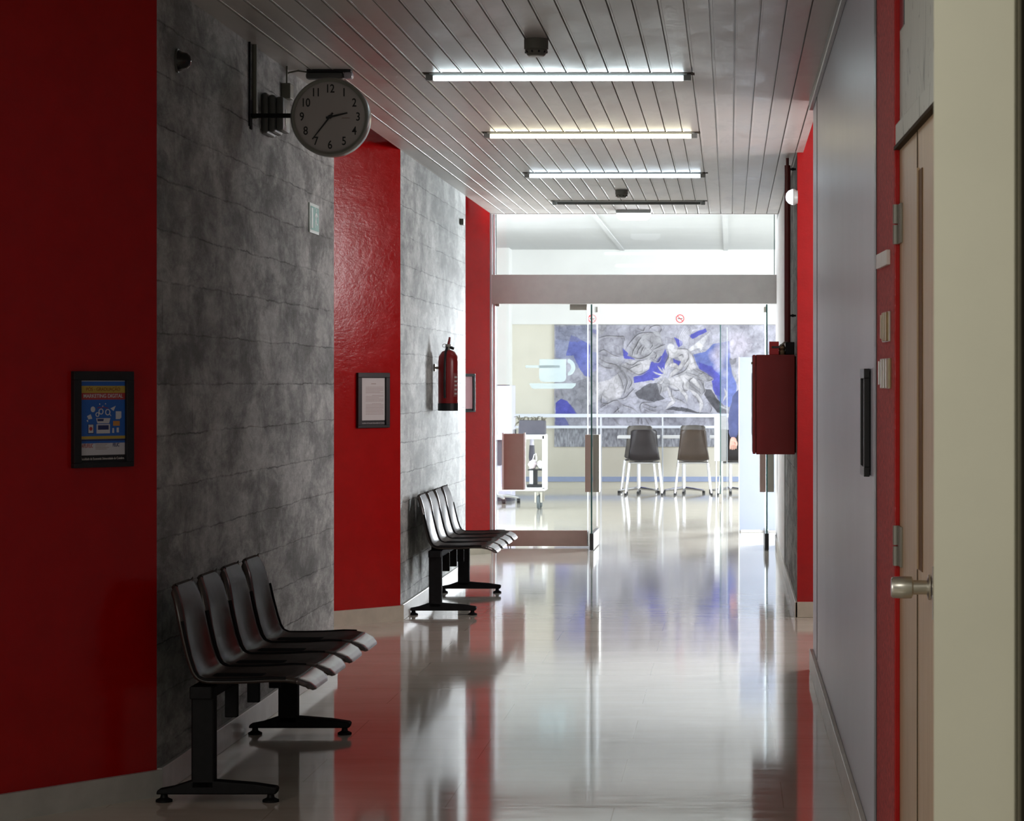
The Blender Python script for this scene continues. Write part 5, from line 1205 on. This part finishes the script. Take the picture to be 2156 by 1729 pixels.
# alarm box + valve on the cabinet
ab = thing('red_call_box', 'small bright red box on top of the fire cabinet', 'box', (0, 0, 0))
MB().box(xof(1620, YC), xof(1640, YC), YC+0.03, YC+0.13, fz1, zof(719, YC), 0.002).build('box_body', M_REDLIGHT, ab)
MB().box(xof(1625, YC), xof(1641, YC), YC+0.022, YC+0.03, zof(733, YC), zof(729, YC)).build('dark_slot', M_BLACK, ab)
vv = thing('pipe_valve', 'worn brass valve fitting on top of the fire cabinet', 'valve', (0, 0, 0))
vx = xof(1647, YC)
MB().lathe([(0, 0), (0.024, 0), (0.027, 0.02), (0.020, 0.03), (0.026, 0.045), (0.018, 0.06), (0.013, 0.07), (0, 0.07)], 12, Matrix.Translation((vx, YC+0.08, fz1))).build('valve_body', M_BRASS, vv, smooth=False)
MB().tube([(vx-0.02, YC+0.06, fz1+0.052), (vx+0.02, YC+0.06, fz1+0.085), (vx+0.035, YC+0.06, fz1+0.078)], 0.006, 8).build('lever', M_OLIVEP, vv)
MB().box(xof(1655, YC), xof(1673, YC), YC+0.04, YC+0.16, fz1, zof(720, YC), 0.004).build('elbow_block', M_IRON, vv)
pp = thing('fire_riser_pipe', 'maroon pipe rising from the fire cabinet to the ceiling', 'pipe', (0, 0, 0))
pxx = xof(1658.5, YC)
MB().tube([(pxx, YC+0.09, zof(722, YC)), (pxx, YC+0.09, zof(346, YC))], 6.6*s, 18).build('pipe', M_PIPE, pp, smooth=True)
MB().tube([(pxx, YC+0.09, zof(346, YC)), (pxx, YC+0.09, CZ)], 3.4*s, 12).build('pipe_tail', M_PIPE, pp, smooth=True)
for py in (354, 664):
    MB().box(pxx, XR-0.002, YC+0.08, YC+0.10, zof(py+2, YC), zof(py-2, YC)).tube([(pxx+0.035, YC+0.085, zof(py+3, YC)), (pxx+0.035, YC+0.085, zof(py-3, YC))], 0.006, 8).build('pipe_clip', M_IRON, pp)
# globe wall lamp
Y = 16.75
gl_ = thing('globe_wall_lamp', 'small round glowing wall lamp beside the maroon pipe', 'wall lamp', (XR-0.002, Y, zof(415, Y)), -PI/2)
rg = 17*Y/F
hs = [(0.0, -0.0)]
MB().lathe([(0, 0.078), (rg*0.45, 0.074), (rg*0.80, 0.058), (rg*0.98, 0.034), (rg, 0.022), (0, 0.022)], 28, Mk).build('globe', M_BULB, gl_, smooth=True)
MB().lathe([(0, 0), (rg*0.80, 0), (rg*0.85, 0.010), (rg*1.02, 0.022), (rg*1.02, 0.030), (rg*0.9, 0.031), (0, 0.0305)], 28, Mk).build('base', M_LAMPH, gl_, smooth=True)
# small white bracket at the top of the right concrete corner
tag(MB().box(XR-0.028, XR-0.003, RC-0.05, RC-0.005, zof(321, RC), zof(308, RC), 0.004).build('junction_box', M_DETLIGHT, None), 'small white box at the top of the right concrete corner', 'box')
tag(MB().box(XR-0.008, XR-0.002, 22.6, 22.66, zof(1111, 22.6), zof(1093, 22.6)).build('wall_socket', M_BLACK, None), 'small dark socket low on the right wall near the doors', 'socket')

# ------------------------------------------------------------------ benches
def bench():
    t = thing('beam_bench', 'near black four-seat beam bench against the left concrete wall', 'bench', (XL, 9.385, 0), 0, 'dark four-seat beam benches along the left wall')
    WX = 2.09
    prof_ = [(-2.012, .768), (-2.006, .781), (-1.992, .775), (-1.971, .727), (-1.954, .660), (-1.940, .596), (-1.922, .525), (-1.908, .483), (-1.895, .462), (-1.872, .452), (-1.80, .4515), (-1.726, .453), (-1.640, .458), (-1.585, .457), (-1.545, .449), (-1.510, .432), (-1.492, .412), (-1.490, .402)]
    N = len(prof_)
    wd = [0.26, 0.30, 0.345, 0.395, 0.42, 0.425, 0.425, 0.425, 0.425, 0.425, 0.425, 0.425, 0.425, 0.42, 0.405, 0.375, 0.335, 0.31]
    side = []
    def fn(u, v):
        i = u*(N-1); k = min(int(i), N-2); f = i-k
        X = prof_[k][0]*(1-f)+prof_[k+1][0]*f; z = prof_[k][1]*(1-f)+prof_[k+1][1]*f; w_ = wd[k]*(1-f)+wd[k+1]*f
        s = (v-.5)*2; e = abs(s)
        dish = 0.016*(1-e**2)
        d = Vector((prof_[k+1][0]-prof_[k][0], prof_[k+1][1]-prof_[k][1])).normalized(); nrm = Vector((-d.y, d.x))
        flare = 0.010*max(0, (e-.86)/.14)**1.5
        off = -dish*(0.2 < u < .85)*min(1, (u-.2)/.15 if u < .35 else 1)*min(1, (.85-u)/.15 if u > .7 else 1)-flare
        return Vector((X+WX+(-nrm.x if nrm.x < 0 and False else nrm.x)*off, s*w_/2, z+nrm.y*off))
    for k in range(4):
        y0 = 9.33+0.45*k+0.2125-9.385
        cut = 13.9/17
        sh = MB().grid(lambda u, v: fn(u*cut, v), 50, 19)
        for v in sh.bm.verts: v.co.y += y0
        o = sh.build('seat', M_SEAT, t, smooth=True)
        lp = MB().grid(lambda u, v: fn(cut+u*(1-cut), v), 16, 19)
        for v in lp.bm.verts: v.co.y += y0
        lp = tag(lp.build('front_lip', M_LIP, o, smooth=True), 'front lip with its highlight put into a paler material')
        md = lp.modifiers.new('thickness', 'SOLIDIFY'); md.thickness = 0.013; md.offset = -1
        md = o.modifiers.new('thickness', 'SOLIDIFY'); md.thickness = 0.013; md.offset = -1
        ed = []
        for sx in (-1, 1):
            path = [(prof_[i][0]+WX-0.002, y0+sx*(wd[i]/2+0.004), prof_[i][1]-0.006) for i in range(4, 14)]
            MB().tube(path, 0.0055, 6).build('side_rail', M_CHROME if False else M_IRON, o, smooth=True)
        MB().box(-1.93+WX, -1.70+WX, y0-0.05, y0+0.05, 0.418, 0.440, 0.003).build('seat_bracket', M_IRON, o)
    MB().box(-1.93+WX, -1.85+WX, -0.06, 1.86, 0.375, 0.420, 0.004).build('beam', M_IRON, t)
    for yb_ in (0.36, 0.81, 1.29):
        MB().box(-1.885+WX, -1.838+WX, yb_, yb_+0.03, 0.257, 0.380, 0.003).build('hanger', M_IRON, t)
    for yl in (0.0, 1.80):
        lg = MB().box(-1.930+WX, -1.848+WX, yl-0.03, yl+0.03, 0.05, 0.42, 0.006).build('leg', M_IRON, t)
        MB().prism([(-2.057+WX, .030), (-1.628+WX, .030), (-1.622+WX, .050), (-1.630+WX, .056), (-1.71+WX, .068), (-1.848+WX, .079), (-1.930+WX, .079), (-2.00+WX, .056), (-2.052+WX, .046)], 'y', yl-0.03, yl+0.03).build('foot', M_IRON, lg, bevel=0.005)
        for xf in (-2.033, -1.650):
            MB().lathe([(0, 0), (0.030, 0), (0.030, 0.008), (0.014, 0.016), (0.011, 0.034), (0, 0.034)], 18, Matrix.Translation((xf+WX, yl, 0))).build('glide', M_IRON, lg, smooth=True)
    return t
b1 = bench()
b2 = copy_tree(b1); b2.location = (XL-0.02, 16.94, 0); b2['label'] = 'far black four-seat beam bench under the fire extinguisher'
